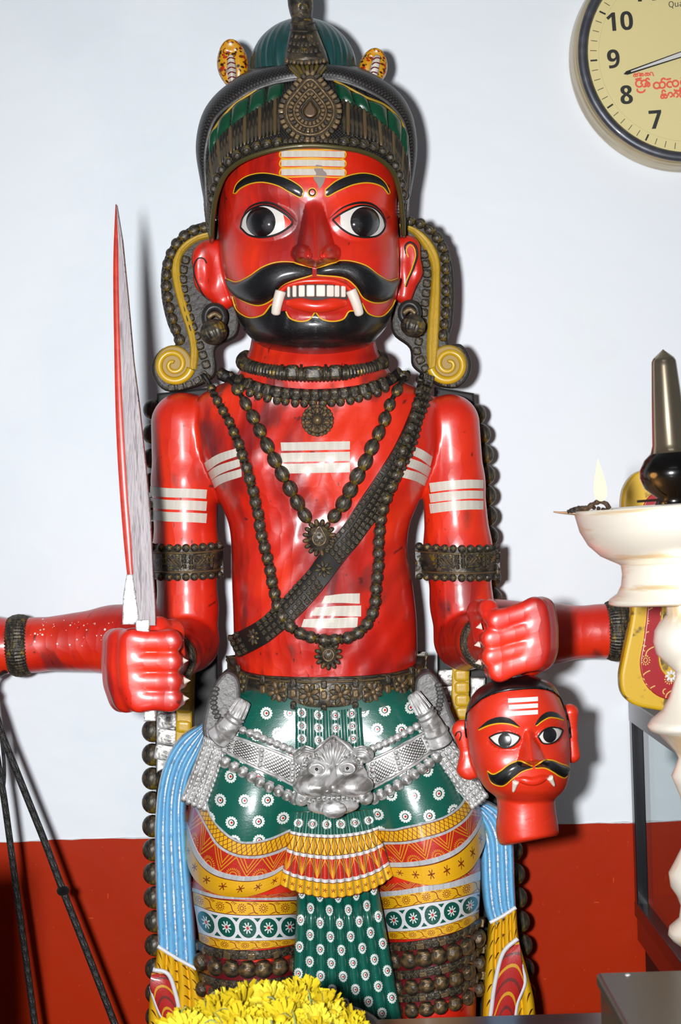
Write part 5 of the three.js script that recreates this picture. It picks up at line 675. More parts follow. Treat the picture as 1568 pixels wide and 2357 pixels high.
{ const z0 = 0.06, F = (x, y, z, rx, ry, rz) => ell([x, y, z0 + z], rx, ry, rz);
  const plus = [F(766, 1795, -0.004, 82, 58, 0.026), F(720, 1809, 0.014, 46, 27, 0.026), F(814, 1808, 0.014, 46, 27, 0.026), F(767, 1807, 0.016, 60, 24, 0.027), F(694, 1838, 0.006, 17, 17, 0.022), F(842, 1835, 0.006, 17, 17, 0.022), F(729, 1771, 0.018, 17, 13, 0.014), F(801, 1769, 0.018, 17, 13, 0.014), F(752, 1819, 0.034, 12, 9, 0.012), F(782, 1818, 0.034, 12, 9, 0.012), F(767, 1855, 0.006, 60, 20, 0.024), F(770, 1734, -0.002, 46, 34, 0.02), F(700, 1742, 0.004, 26, 20, 0.018), F(835, 1737, 0.004, 26, 20, 0.018)], nose = cap([767, 1768, z0 + 0.02, 6], [767, 1812, z0 + 0.043, 11]);
  const mouth = chain([[690, 1829, z0 + 0.022, 4], [718, 1842, z0 + 0.032, 7], [767, 1846, z0 + 0.038, 8], [816, 1841, z0 + 0.032, 7], [845, 1827, z0 + 0.022, 4]], 0);
  const lionF = (x, y, z) => { let d = 1; for (const f of plus) d = smin(d, f(x, y, z), 0.0025); d = smin(d, nose(x, y, z), 0.003); return smax(d, -mouth(x, y, z), 0.004); };
  const g = skin(lionF, [660, 1690, 0.03], [870, 1880, 0.13], 0.0016, 0.0006), m = part(statue, 'lion_mask', g, M.silver, 'silver lion mask with bulging cheeks and tongue out on the belt');
  const SLn = { f: lionF, zf: 0.16, zb: 0.0 }, dark = phys({ color: 0x181818, roughness: 0.3 });
  for (const [x, y] of [[729, 1771], [800, 1769]]) { const H = hit(lionF, x, y, 0.16); place(m, 'pupil', U.bead, dark, H.p, basis(V(1, 0, 0), H.n), [pxm(3.6), pxm(3.6), pxm(2.5)]); const ring = Array.from({ length: 14 }, (_, i) => [x + 16 * Math.cos(i / 7 * Math.PI), y + 11 * Math.sin(i / 7 * Math.PI)]); part(m, 'eye_rim', line(SLn, [...ring, ring[0]], 2, { k: 28, off: 0.0006 }), M.silver); }
  row(m, 'brow_bead', SLn, [[700, 1772], [702, 1752], [718, 1740], [742, 1744]], U.nugget, M.silver, { n: 7, s: [5, 7, 5], off: 2 }); row(m, 'brow_bead', SLn, [[786, 1743], [812, 1737], [828, 1750], [830, 1770]], U.nugget, M.silver, { n: 7, s: [5, 7, 5], off: 2 });
  for (let i = 0; i < 9; i++) { const t = (i - 4) / 4, top = [768 + t * 34, 1706 + Math.abs(t) * 24], bot = [766 + t * 8, 1762]; part(m, 'crest_ray', line(SLn, [top, [lerp(top[0], bot[0], 0.5), lerp(top[1], bot[1], 0.5)], bot], 3.2, { k: 8, off: 0.002, r: (s) => pxm(lerp(4, 2, s)) }), M.silver); }
  for (const s of [-1, 1]) part(m, 'crest_edge', line(SLn, [[768, 1698], [768 + s * 22, 1714], [768 + s * 44, 1736]], 4, { k: 10, off: 0.003 }), M.silver);
  for (const s of [-1, 1]) for (let k = 0; k < 4; k++) part(m, 'ear_ridge', line(SLn, [[768 + s * 46, 1740 - k * 4], [768 + s * 66, 1730 - k * 5 + 6], [768 + s * (84 - k * 3), 1745 - k * 6]], 2.4, { k: 8, off: 0.002 }), M.silver);
  row(m, 'tooth', { f: lionF, zf: 0.16, zb: 0 }, [[712, 1838], [740, 1842], [767, 1844], [795, 1842], [824, 1836]], U.stone, M.silver, { n: 11, s: [4.4, 5.5, 6], off: 7 });
  const c = P(769, 1864, z0 + 0.04); part(m, 'tongue', uvScale(new THREE.SphereGeometry(1, 28, 18), 0.06).scale(pxm(27), pxm(19), 0.006).translate(c.x, c.y, c.z), M.silver); }
// ---------------------------------------------------------------- sashes at both sides, and the carved boards behind
const sashTex = canvas(256, 512, (g, w, h) => { g.fillStyle = '#6bb2dd'; g.fillRect(0, 0, w, h); for (let i = 0; i < 4; i++) { for (let y = 0; y < h; y += 3) { const x = (i + 0.82) * w / 4 + Math.sin(y * 0.05) * 3 + rnd() * 3; g.fillStyle = rnd() > 0.2 ? '#d3d6da' : '#9aa0a6'; g.fillRect(x, y, 9 + rnd() * 8, 4); } } for (let i = 0; i < 120; i++) { g.fillStyle = 'rgba(60,80,95,0.5)'; g.fillRect(rnd() * w, rnd() * h, 3, 4 + rnd() * 10); } });
sashTex.rotation = Math.PI / 2; sashTex.center.set(0.5, 0.5);
const endTex = canvas(512, 512, (g, w, h) => { g.fillStyle = '#dfac18'; g.fillRect(0, 0, w, h); g.fillStyle = '#4d2c10'; for (let i = 0; i < 5; i++) for (let j = 0; j < 9; j++) { g.save(); g.translate((i + 0.5) * w / 5, (j + 0.5) * h / 9); g.rotate(-0.4); g.beginPath(); g.moveTo(-34, 6); g.quadraticCurveTo(0, -26, 34, -2); g.quadraticCurveTo(0, -6, -34, 6); g.fill(); g.restore(); } });
endTex.rotation = Math.PI / 2; endTex.center.set(0.5, 0.5);
const arcTex = canvas(256, 256, (g, w, h) => { g.fillStyle = '#b01f1a'; g.fillRect(0, 0, w, h); g.lineWidth = 9; for (let r = 20; r < 300; r += 34) { g.strokeStyle = r % 68 < 34 ? '#d19a1e' : '#6e2a26'; g.beginPath(); g.arc(w, h * 0.6, r, 0, 7); g.stroke(); } });
for (const [out, inn, eo, ei, lobes, z, lb] of [
  [[[470, 1662], [420, 1692], [388, 1735], [367, 1800], [358, 1880], [357, 1980], [360, 2090], [364, 2180]], [[472, 1690], [462, 1730], [438, 1790], [428, 1850], [430, 1930], [438, 2030], [446, 2130], [452, 2235]], [[363, 2176], [356, 2240], [345, 2300], [343, 2420]], [[452, 2228], [464, 2280], [470, 2340], [474, 2420]], [[[352, 2232], [385, 2240], [405, 2290], [418, 2360], [425, 2420]], [[348, 2270], [356, 2300], [368, 2330], [390, 2370], [400, 2420]]], -0.07, 'left'],
  [[[1090, 1840], [1130, 1850], [1160, 1870], [1178, 1900], [1183, 1960], [1185, 2030], [1188, 2092]], [[1080, 1850], [1096, 1900], [1106, 1960], [1110, 2040], [1118, 2100], [1128, 2125], [1132, 2130]], [[1188, 2086], [1194, 2160], [1215, 2240], [1230, 2310], [1232, 2420]], [[1128, 2122], [1120, 2200], [1114, 2290], [1108, 2420]], [[[1192, 2160], [1160, 2190], [1140, 2260], [1130, 2330], [1116, 2420]], [[1200, 2220], [1208, 2260], [1190, 2310], [1185, 2360], [1182, 2420]]], -0.07, 'right']]) {
  const f = { z: () => z }, s = part(statue, 'blue_sash', strip(f, out, inn, { nu: 60, nv: 40, off: (u, v) => 0.012 * Math.pow(Math.abs(Math.sin(v * 4 * Math.PI)), 0.6), dip: 0.02 }), fabric(sashTex), 'pale blue pleated sash with white fold lines');
  part(s, 'sash_end', strip(f, eo, ei, { nu: 30, nv: 40, off: (u, v) => 0.003 + 0.012 * Math.pow(Math.abs(Math.sin(v * 4 * Math.PI)), 0.6), dip: 0.022 }), fabric(endTex), 'yellow sash end with brown leaf strokes');
  part(s, 'red_gusset', strip(f, lobes[0], lobes[1], { nu: 24, nv: 8, off: (u, v) => 0.017 + 0.006 * Math.sqrt(4 * v * (1 - v)), dip: 0.02 }), fabric(arcTex), 'red gusset with yellow arcs');
  part(s, 'white_edge', sweep(lobes[0].map((q) => P(q[0], q[1], z + 0.018)), pxm(5.5), { n: 30, m: 6 }), whiteBand); part(s, 'white_edge', sweep(lobes[1].map((q) => P(q[0], q[1], z + 0.018)), pxm(5.5), { n: 30, m: 6 }), whiteBand);
  const h0 = eo[0], h1 = ei[0]; part(s, 'white_edge', sweep([h0, [lerp(h0[0], h1[0], 0.5), lerp(h0[1], h1[1], 0.5) + 2], h1].map((q) => P(q[0], q[1] + 2, z + 0.012)), pxm(5), { n: 16, m: 6 }), whiteBand);
}
const board = (pts, knobs, label) => { const b = part(statue, 'back_board', plate(pts, -0.2, 0.035, { bevel: 0.004 }), M.blackMatt, label); for (const [c, n, r] of knobs) row(b, 'knob', { z: () => -0.205 }, c, U.bead, M.bronze, { n, s: [r * 1.1, r, r * 0.9], off: 0 }); return b; };
const b1 = board([[360, 905], [498, 890], [500, 1560], [540, 1700], [540, 2900], [366, 2900], [362, 2000], [356, 1640], [352, 1400]], [[[[352, 915], [350, 1000], [347, 1250], [345, 1420]], 9, 22], [[[350, 1655], [351, 1900], [357, 2200], [362, 2860]], 22, 24]], 'dark carved board with round knobs behind the left arm');
const b2 = board([[1002, 890], [1092, 905], [1112, 1200], [1126, 1420], [1140, 1600], [1170, 1800], [1184, 2000], [1200, 2250], [1205, 2900], [1060, 2900], [1060, 1700], [1010, 1560]], [[[[1092, 930], [1112, 1020], [1124, 1200], [1136, 1400]], 10, 22], [[[1178, 1930], [1190, 2060], [1208, 2250], [1212, 2860]], 17, 24]], 'dark carved board with round knobs behind the right arm');
for (const [b, Y, L, R, rows2] of [[b1, [1540, 1740], [408, 444], [360, 406], [[[426, 1560], [424, 1640], [418, 1740]], [[384, 1640], [386, 1680], [376, 1750]]]], [b2, [1530, 1660], [1042, 1082], [1084, 1118], [[[1062, 1540], [1064, 1600], [1066, 1655]], [[1030, 1540], [1036, 1600], [1042, 1650]]]]]) {
  part(b, 'yellow_strip', plate([[L[0], Y[0]], [L[1], Y[0]], [L[1] - 4, Y[1]], [L[0] - 6, Y[1] + 20]], -0.15, 0.05, { bevel: 0.003 }), M.yellow, 'yellow strip with raised bosses');
  row(b, 'boss', { z: () => -0.15 }, rows2[0], U.nugget, M.yellow, { n: 4, s: [14, 17, 7] });
  part(b, 'silver_strip', plate([[R[0], Y[0] + 30], [R[1], Y[0] + 30], [R[1] - 4, Y[1] + 20], [R[0], Y[1] + 40]], -0.165, 0.036, { bevel: 0.003 }), M.silver, 'silver faceted strip');
  row(b, 'silver_facet', { z: () => -0.16 }, rows2[1], U.stone, M.silver, { n: 3, s: [18, 22, 8] });
}
// ---------------------------------------------------------------- sword
{ const z = 0.245, s = thing('sword', 'painted wooden sword with a red-edged grey blade held upright in the fist at left', 'sword', P(340, 1640, z));
  const L = [[266, 470], [261, 600], [263, 800], [268, 1000], [277, 1150], [288, 1280], [293, 1325]], R = [[268, 470], [281, 550], [294, 680], [307, 830], [321, 940], [336, 1080], [346, 1200], [352, 1320], [357, 1390], [358, 1440]];
  const wood = phys({ map: tex(512, 0.16, (u, v) => mix3(mix3([0.53, 0.5, 0.51], [0.66, 0.63, 0.63], fbm(u, v, 30, 3, 14, 4)), [0.43, 0.4, 0.41], sm(0.62, 0.8, fbm(u, v, 50, 4, 24, 3)))), roughness: 0.5, bumpMap: tex(256, 0.1, (u, v) => [fbm(u, v, 40, 4, 4, 4)], false), bumpScale: 0.001, clearcoat: 0.2 });
  const full = [...L, [296, 1330], [312, 1360], [316, 1440], ...[...R].reverse()];
  const blade = part(s, 'blade', plate(full, z + 0.006, 0.014, { bevel: 0.0008 }), wood, 'grey painted wooden blade');
  const Rm = [[268, 474], [272, 560], [274, 680], [278, 830], [285, 980], [294, 1130], [303, 1250], [307, 1322]];
  part(blade, 'red_edge', strip({ z: () => z + 0.006 }, L, Rm, { nu: 40, nv: 4, off: (u, v) => 0.001 + 0.0008 * Math.sqrt(4 * v * (1 - v)), dip: 0.013 }), M.redFlat, 'red painted cutting edge');
  const sil = phys({ map: tex(256, 0.03, (u, v) => mix3([0.86, 0.86, 0.85], [0.55, 0.54, 0.52], sm(0.58, 0.8, fbm(u, v, 12, 12, 64, 3)))), roughness: 0.4, metalness: 0.3 });
  part(s, 'guard', plate([[291, 1322], [305, 1322], [312, 1370], [320, 1424], [309, 1438], [281, 1438], [283, 1370]], z + 0.011, 0.022, { bevel: 0.002 }), sil, 'silver-painted guard');
  part(s, 'neck', plate([[312, 1428], [344, 1426], [343, 1455], [312, 1455]], z + 0.012, 0.03, { bevel: 0.002 }), sil);
  part(s, 'grip', plate([[316, 1450], [344, 1450], [358, 1628], [358, 1660], [331, 1661], [330, 1628]], z - 0.012, 0.022, { bevel: 0.002 }), sil, 'silver-painted grip end'); }
// ---------------------------------------------------------------- the carved head held by the other fist
{ const hd = thing('carved_head', 'small red carved head with black moustache hanging from the fist at right', 'head', P(1215, 1950, 0.2));
  const A = loft([[1556, 1190, 1240, 0.2, 0.03], [1568, 1135, 1262, 0.2, 0.05], [1590, 1100, 1279, 0.2, 0.062], [1620, 1082, 1294, 0.2, 0.069], [1660, 1074, 1306, 0.2, 0.073], [1700, 1076, 1311, 0.2, 0.074], [1750, 1085, 1313, 0.2, 0.074], [1785, 1098, 1311, 0.2, 0.072], [1812, 1116, 1303, 0.2, 0.067], [1834, 1140, 1286, 0.2, 0.058], [1850, 1172, 1262, 0.2, 0.04]], 2.25), N = loft([[1780, 1138, 1274, 0.188, 0.05], [1860, 1145, 1279, 0.188, 0.05], [1905, 1142, 1286, 0.188, 0.052], [1960, 1150, 1292, 0.188, 0.053]], 2.2);
  const eL = chain([[1066, 1682, 0.185, 26], [1072, 1728, 0.185, 13], [1080, 1765, 0.185, 30]], 0.003), eR = chain([[1312, 1640, 0.175, 20], [1316, 1690, 0.175, 12], [1318, 1738, 0.175, 18]], 0.006), eLc = ell([1056, 1686, 0.21], 12, 22, 0.012);
  const H = (px, py) => { const t = clamp((py - 1680) / 72, 0, 1), w = lerp(9, 33, t), dx = Math.abs(px - lerp(1217, 1225, t)) / w, drop = 1 - sm(1750, 1762, py); let h = (0.003 + 0.021 * t) * Math.pow(Math.max(0, 1 - Math.pow(dx, 1.3)), 0.9) * sm(1672, 1690, py) * drop; const e1 = Math.hypot((px - 1165) / 38, (py - 1704) / 20), e2 = Math.hypot((px - 1264) / 30, (py - 1692) / 20); h -= 0.006 * gs(px, py, 1165, 1702, 38, 22) + 0.006 * gs(px, py, 1262, 1692, 34, 22); h += 0.006 * Math.sqrt(Math.max(0, 1 - e1 * e1)) + 0.006 * Math.sqrt(Math.max(0, 1 - e2 * e2)); return h + 0.004 * gs(px, py, 1226, 1806, 50, 26) + 0.004 * gs(px, py, 1135, 1770, 30, 30); };
  const f = field((px, py, z, k, x, y) => { let d = A(px, py, z, k); if (z > 0.2 && d < 0.05) d -= H(px, py) * sm(0.2, 0.235, z) * 0.9; d = smin(d, smax(N(px, py, z, k), (py - 1949 + (px - 1155) * 0.2) * S * k, 0.006), 0.006); let e = smax(Math.min(eL(x, y, z), eR(x, y, z)), Math.abs(z - 0.18) - 0.016, 0.008); e = smax(e, -eLc(x, y, z), 0.005); return smin(d, e, 0.004); });
  const hl = cv([[1040, 1665], [1074, 1642], [1093, 1625], [1109, 1612], [1146, 1596], [1192, 1589], [1235, 1587], [1268, 1592], [1286, 1603], [1330, 1640]]), lut = new Float32Array(1568).fill(1660); for (let i = 0; i <= 2000; i++) { const q = hl(i / 2000); lut[Math.round(q[0])] = q[1]; }
  const hairF = field((px, py, z, k, x, y) => smax(A(px, py, z, k) - 0.0022, Math.max(z > 0.2 ? (py - lut[clamp(Math.round(px), 0, 1567)]) * S * k : (py - 1700) * S * k, -1), 0.003));
  part(hd, 'head', skin(f, [1030, 1545, 0.1], [1345, 1965, 0.31], 0.0022, 0.0008), M.redFlat); part(hd, 'hair', skin(hairF, [1050, 1545, 0.1], [1335, 1720, 0.3], 0.0026), M.black, 'black painted hair');
  const SF = { f, zf: 0.33, zb: 0.1 };
  for (const y of [0, 15, 30]) part(hd, 'forehead_stripe', strip(SF, [[1170 + y * 0.1, 1608 + y], [1205, 1606 + y], [1238, 1604 + y]], [[1170 + y * 0.1, 1618 + y], [1205, 1616 + y], [1238, 1614 + y]], { nu: 12, nv: 3, h: 0.0008 }), phys({ color: 0xdedad8, roughness: 0.5 }));
  for (const [a, b] of [[[[1103, 1676], [1125, 1658], [1150, 1650], [1175, 1654], [1197, 1672]], [[1103, 1678], [1125, 1668], [1150, 1663], [1175, 1665], [1194, 1672]]], [[[1231, 1668], [1245, 1648], [1262, 1638], [1280, 1641], [1298, 1655]], [[1234, 1669], [1248, 1658], [1264, 1650], [1280, 1651], [1297, 1656]]]]) { part(hd, 'eyebrow', strip(SF, a, b, { nu: 20, nv: 3, h: 0.001 }), M.black); part(hd, 'brow_line', line(SF, shift(b, [0, 2]), 1.7, { k: 16, off: 0.0006 }), M.yellowLine); }
  for (const [a, b, c, r] of [[[[1128, 1698], [1145, 1690], [1165, 1687], [1182, 1690], [1196, 1698]], [[1128, 1698], [1142, 1712], [1162, 1720], [1182, 1715], [1196, 1698]], [1163, 1704], 15], [[[1239, 1695], [1250, 1682], [1264, 1676], [1280, 1676], [1294, 1680]], [[1239, 1695], [1250, 1709], [1266, 1710], [1282, 1702], [1294, 1680]], [1264, 1692], 15]]) {
    const e = part(hd, 'eye', strip(SF, a, b, { nu: 18, nv: 8, h: 0.001 }), M.eyeWhite); const k = Array.from({ length: 9 }, (_, i) => i * Math.PI / 8);
    part(e, 'iris', strip(SF, k.map((t) => [c[0] - r * Math.cos(t), c[1] - (r + 1) * Math.sin(t)]), k.map((t) => [c[0] - r * Math.cos(t), c[1] + (r + 1) * Math.sin(t)]), { nu: 16, nv: 8, h: 0.0017 }), M.black);
    part(e, 'eyelid', line(SF, [...a, ...[...b].reverse().slice(1)], 1.9, { k: 24, off: 0.001 }), M.blackMatt); }
  for (const [a, b] of [[[[1124, 1774], [1136, 1781], [1152, 1774], [1174, 1758], [1200, 1751], [1226, 1762]], [[1124, 1774], [1133, 1800], [1158, 1808], [1180, 1792], [1202, 1776], [1226, 1768]]], [[[1232, 1760], [1250, 1750], [1270, 1750], [1290, 1758], [1306, 1764], [1310, 1770]], [[1232, 1768], [1254, 1768], [1272, 1777], [1286, 1786], [1300, 1790], [1310, 1772]]]]) { const m = part(hd, 'moustache', strip(SF, a, b, { nu: 26, nv: 6, off: (u, v) => 0.001 + 0.004 * Math.sqrt(4 * v * (1 - v)) * Math.pow(Math.sin(clamp(u, 0.01, 0.99) * Math.PI), 0.5), dip: 0.002 }), M.black); part(m, 'moustache_edge', line(SF, a, 1.7, { k: 22, off: 0.0012 }), M.yellowLine); part(m, 'moustache_edge', line(SF, b, 1.6, { k: 22, off: 0.001 }), M.yellowLine); }
  part(hd, 'lip', strip(SF, [[1184, 1790], [1205, 1786], [1225, 1788], [1245, 1783], [1262, 1784]], [[1196, 1800], [1210, 1806], [1226, 1808], [1244, 1804], [1258, 1794]], { nu: 16, nv: 6, off: (u, v) => 0.001 + 0.005 * Math.sqrt(4 * v * (1 - v)) * Math.pow(Math.sin(clamp(u, 0.02, 0.98) * Math.PI), 0.5) }), M.lip);
  for (const [a, b] of [[[1188, 1796], [1183, 1818]], [[1262, 1788], [1272, 1806]]]) { const p = hit(f, ...a, 0.33), q = hit(f, ...b, 0.33); part(hd, 'fang', sweep([p.p.addScaledVector(p.n, 0.003), q.p.addScaledVector(q.n, 0.003)], (t) => pxm(lerp(8, 3, t), 0.25), { n: 6, m: 8 }), M.ivory); }
  part(hd, 'ear_line', line(SF, [[1049, 1694], [1052, 1686], [1060, 1684], [1062, 1692], [1058, 1704]], 1.4, { k: 12 }), M.blackMatt); }
// ---------------------------------------------------------------- shield held by the rear hand at right
{ const z = -0.1, s = thing('shield', 'yellow and red painted shield with flower scrolls behind the brass lamp', 'shield', P(1560, 1360, z));
  const yl = phys({ map: tex(512, 0.12, (u, v) => mix3([0.85, 0.68, 0.1], [0.3, 0.22, 0.08], sm(0.53, 0.68, fbm(u, v, 6, 6, 71, 5)) * 0.8)), roughness: 0.45, clearcoat: 0.3 });
  part(s, 'rim', plate([[1500, 1078], [1462, 1090], [1440, 1118], [1432, 1155], [1438, 1230], [1452, 1320], [1457, 1390], [1449, 1450], [1436, 1512], [1428, 1562], [1435, 1600], [1458, 1622], [1505, 1634], [1570, 1640], [1650, 1630], [1690, 1560], [1655, 1390], [1690, 1150], [1640, 1090], [1560, 1074]], z, 0.03, { bevel: 0.006, smooth: true }), yl, 'worn yellow rim');
  const fl = canvas(512, 512, (g, w, h) => { g.fillStyle = '#a8141c'; g.fillRect(0, 0, w, h); g.strokeStyle = g.fillStyle = '#d9b562'; const F = (x, y) => { g.lineWidth = 11; g.beginPath(); g.ellipse(x, y, 24, 30, 0.2, 0, 7); g.stroke(); for (let k = 0; k < 12; k++) { const a = k / 12 * 6.283; g.beginPath(); g.ellipse(x + Math.cos(a) * 54, y + Math.sin(a) * 58, 13, 8, a, 0, 7); g.fill(); } }; F(150, 120); F(360, 370); g.lineWidth = 16; g.lineCap = 'round'; for (const [x, y] of [[130, 260], [340, 510], [340, -2], [400, 200]]) { g.beginPath(); g.moveTo(x + 70, y); g.quadraticCurveTo(x - 40, y + 40, x - 30, y + 110); g.stroke(); g.beginPath(); g.arc(x - 30, y + 20, 36, 2.2, 4.6); g.stroke(); } });
  fl.repeat.set(1 / 0.056, 1 / 0.056);
  part(s, 'red_field', plate([[1530, 1130], [1496, 1142], [1480, 1170], [1484, 1260], [1491, 1390], [1483, 1470], [1474, 1530], [1486, 1575], [1520, 1605], [1575, 1612], [1640, 1590], [1620, 1390], [1640, 1170], [1590, 1130]], z + 0.004, 0.02, { bevel: 0.002, smooth: true }), C(fl), 'red field with gold flowers and scrolls');
  part(s, 'inner_panel', plate([[1555, 1180], [1528, 1200], [1522, 1300], [1524, 1400], [1516, 1490], [1522, 1540], [1548, 1566], [1590, 1572], [1600, 1390], [1600, 1190]], z + 0.008, 0.02, { bevel: 0.002, smooth: true }), yl);
  for (const [x, y] of [[1540, 1230], [1545, 1420], [1546, 1556]]) for (let i = 0; i < 9; i++) place(s, 'petal', U.bead, i < 8 ? phys({ color: 0xe0ddd5, roughness: 0.5 }) : M.yellow, P(x + (i < 8 ? 9 * Math.cos(i * 0.785) : 0), y + (i < 8 ? 9 * Math.sin(i * 0.785) : 0), z + 0.0085), new THREE.Quaternion().setFromAxisAngle(V(0, 0, 1), -i * 0.785), [pxm(6), pxm(3.6), 0.0015]); }
// ---------------------------------------------------------------- wall clock
{ const zb = WZ + 0.001, c = P(1584.5, 118.5, WZ + 0.045), u = pxm(1, WZ + 0.045), k = thing('wall_clock', 'round wall clock with cream dial and grey rim at upper right', 'clock', V(c.x, c.y, zb)); k.rotation.z = 0.05;
  const lathe = (pts) => { const g = new THREE.LatheGeometry(pts.map((p) => new THREE.Vector2(p[0] * u, p[1])), 96); g.rotateX(Math.PI / 2); return g; };
  const local = (name, g, m, l) => { const q = shade(new THREE.Mesh(g, m)); q.name = name; if (l) q.userData.label = l; k.add(q); return q; };
  local('case', lathe([[0, 0], [266, 0], [267, 0.003], [263, 0.034], [258, 0.041], [252, 0.044]]), phys({ map: tex(256, 0.2, (a, b) => mix3([0.75, 0.69, 0.55], [0.6, 0.54, 0.42], sm(0.4, 0.75, fbm(a, b, 4, 4, 55, 4)))), roughness: 0.35, metalness: 0.3, clearcoat: 0.4 }), 'beige case side');
  local('bezel', lathe([[254, 0.043], [254, 0.0465], [248, 0.05], [238, 0.05], [232, 0.046], [230, 0.036]]), phys({ map: tex(256, 0.1, (a, b) => mix3([0.3, 0.31, 0.34], [0.5, 0.5, 0.5], sm(0.55, 0.8, fbm(a, b, 5, 5, 56, 4)))), roughness: 0.4, metalness: 0.5, clearcoat: 0.3 }), 'dark grey bezel ring');
  const dial = canvas(1400, 1400, (g, w) => { const s = w / 2 / 234; g.translate(w / 2, w / 2); g.scale(s, s); g.fillStyle = '#e4d698'; g.fillRect(-240, -240, 480, 480); g.strokeStyle = 'rgba(150,140,80,0.35)'; g.lineWidth = 0.8; g.beginPath(); g.arc(0, 0, 206, 0, 7); g.stroke();
    for (let i = 0; i < 60; i++) { g.save(); g.rotate(i * Math.PI / 30); g.fillStyle = '#23251f'; i % 5 ? g.fillRect(-0.7, -226, 1.4, 15) : g.fillRect(-2, -226, 4, 16); g.restore(); }
    g.fillStyle = '#23251f'; g.textAlign = 'center'; g.textBaseline = 'middle'; g.font = 'bold 60px sans-serif';
    for (let i = 1; i <= 12; i++) { const a = i * Math.PI / 6; g.fillText(String(i), Math.sin(a) * 172 + (i === 10 ? -2 : 0), -Math.cos(a) * 172); }
    g.font = '19px sans-serif'; g.fillText('Quartz', -6, -116);
    // red dedication in Kannada letters
    g.strokeStyle = '#ef6247'; g.lineCap = 'round'; g.lineJoin = 'round';
    const A = (x, y, r, a, b, ry) => { g.beginPath(); g.ellipse(x, y, r, ry || r, 0, a, b); g.stroke(); }, Ln = (...p) => { g.beginPath(); g.moveTo(p[0], p[1]); for (let i = 2; i < p.length; i += 2) g.lineTo(p[i], p[i + 1]); g.stroke(); };
    const ka = (x, y, s) => { A(x - 0.5 * s, y + 0.2 * s, 0.45 * s, 0.6, 5.9); A(x + 0.5 * s, y + 0.2 * s, 0.45 * s, 3.6, 8.9); Ln(x - 0.7 * s, y - 0.55 * s, x + 0.6 * s, y - 0.55 * s); Ln(x, y - 0.5 * s, x, y + 0.1 * s); };
    g.lineWidth = 2.4; for (const [i, x] of [[0, -124], [1, -110], [2, -97]].map((q) => q)) { ka(x, 42, 5.2); if (i === 0) { A(x + 1, 34, 2.6, 2.6, 6.2); A(x + 8, 41, 3.4, 3, 7.6); } } A(-87, 42, 3.6, 2.2, 6.4); Ln(-84, 42, -82, 47);
    g.lineWidth = 4.2;
    A(-117, 62, 8, 0.4, 5.6); A(-105, 63, 7.5, 3.2, 8.2); Ln(-124, 52, -112, 50); A(-114, 77, 9, 0.2, 3.4, 6); A(-98, 66, 5, 2.6, 7.6); A(-97, 56, 4, 2, 5.8);                  // first word
    A(-77, 70, 7, 0.6, 5.8); A(-64, 70, 7, 3.6, 8.6); Ln(-70, 66, -70, 76); A(-60, 60, 5, 3, 5.6);                                                                         // a
    A(-46, 70, 6.5, 1.2, 6.2); A(-33, 69, 7, 3.4, 9.2); Ln(-52, 58, -44, 57); A(-30, 82, 7, 0, 2.8, 5); Ln(-23, 80, -21, 88);                                              // yya
    A(-14, 68, 6.5, 0.8, 6.3); A(-1, 68, 6.5, 3, 8.4); Ln(-18, 57, -6, 56); A(-4, 84, 7, -0.4, 2.8, 5); A(16, 68, 7, 0.6, 6); A(30, 68, 7, 3.4, 9); A(48, 69, 7, 0.6, 6); // ppa and on
    g.lineWidth = 3.8; ka(-62, 96, 7.5); A(-62, 86, 3.6, 2.6, 6.2); A(-47, 94, 5, 3, 7.8); A(-34, 96, 5, 2.6, 7.6); A(-32, 88, 3, 2, 5.6); A(-18, 96, 7, 1, 5.9); Ln(-24, 88, -12, 87); A(0, 96, 6, 0.6, 6); A(14, 96, 6, 3.2, 8.6); });
  const dg = new THREE.CircleGeometry(232 * u, 96); dg.translate(0, 0, 0.036); local('dial', dg, phys({ map: dial, roughness: 0.55 }), 'cream dial with black numerals and red lettering');
  const hand = (pts, z, m, name) => { const s = new THREE.Shape(pts.map((p) => new THREE.Vector2(p[0] * u, p[1] * u))), g = new THREE.ExtrudeGeometry(s, { depth: 0.0006, bevelEnabled: false }); g.translate(0, 0, z); return [name, g, m]; };
  const bl = phys({ color: 0x161612, roughness: 0.4 }), wt = phys({ color: 0xd9d9d6, roughness: 0.4 });
  const mk = (len, w0, w1, ang, n, tail) => { const h = local(...hand([[-tail, -w0 * 0.9], [len - 8, -w1], [len, 0], [len - 8, w1], [-tail, w0 * 0.9], [-tail - 4, 0]], 0.039, bl, n)); h.rotation.z = ang; const inl = shade(new THREE.Mesh(hand([[10, -w0 * 0.55], [len - 18, -w1 * 0.3], [len - 18, w1 * 0.3], [10, w0 * 0.55]], 0.0397, wt)[1], wt)); inl.name = 'hand_inlay'; h.add(inl); };
  mk(156, 9, 4.4, Math.PI + 0.247, 'minute_hand', 40); mk(105, 9, 6, -0.1, 'hour_hand', 9);
  const cg = new THREE.CylinderGeometry(8 * u, 8 * u, 0.006, 24); cg.rotateX(Math.PI / 2); cg.translate(0, 0, 0.0405); local('hub', cg, bl);
  const gl = new THREE.CircleGeometry(231 * u, 64); gl.translate(0, 0, 0.0445); local('glass', gl, phys({ color: 0xffffff, roughness: 0.03, transmission: 1, thickness: 0, ior: 1.5 }), 'clear clock glass'); }
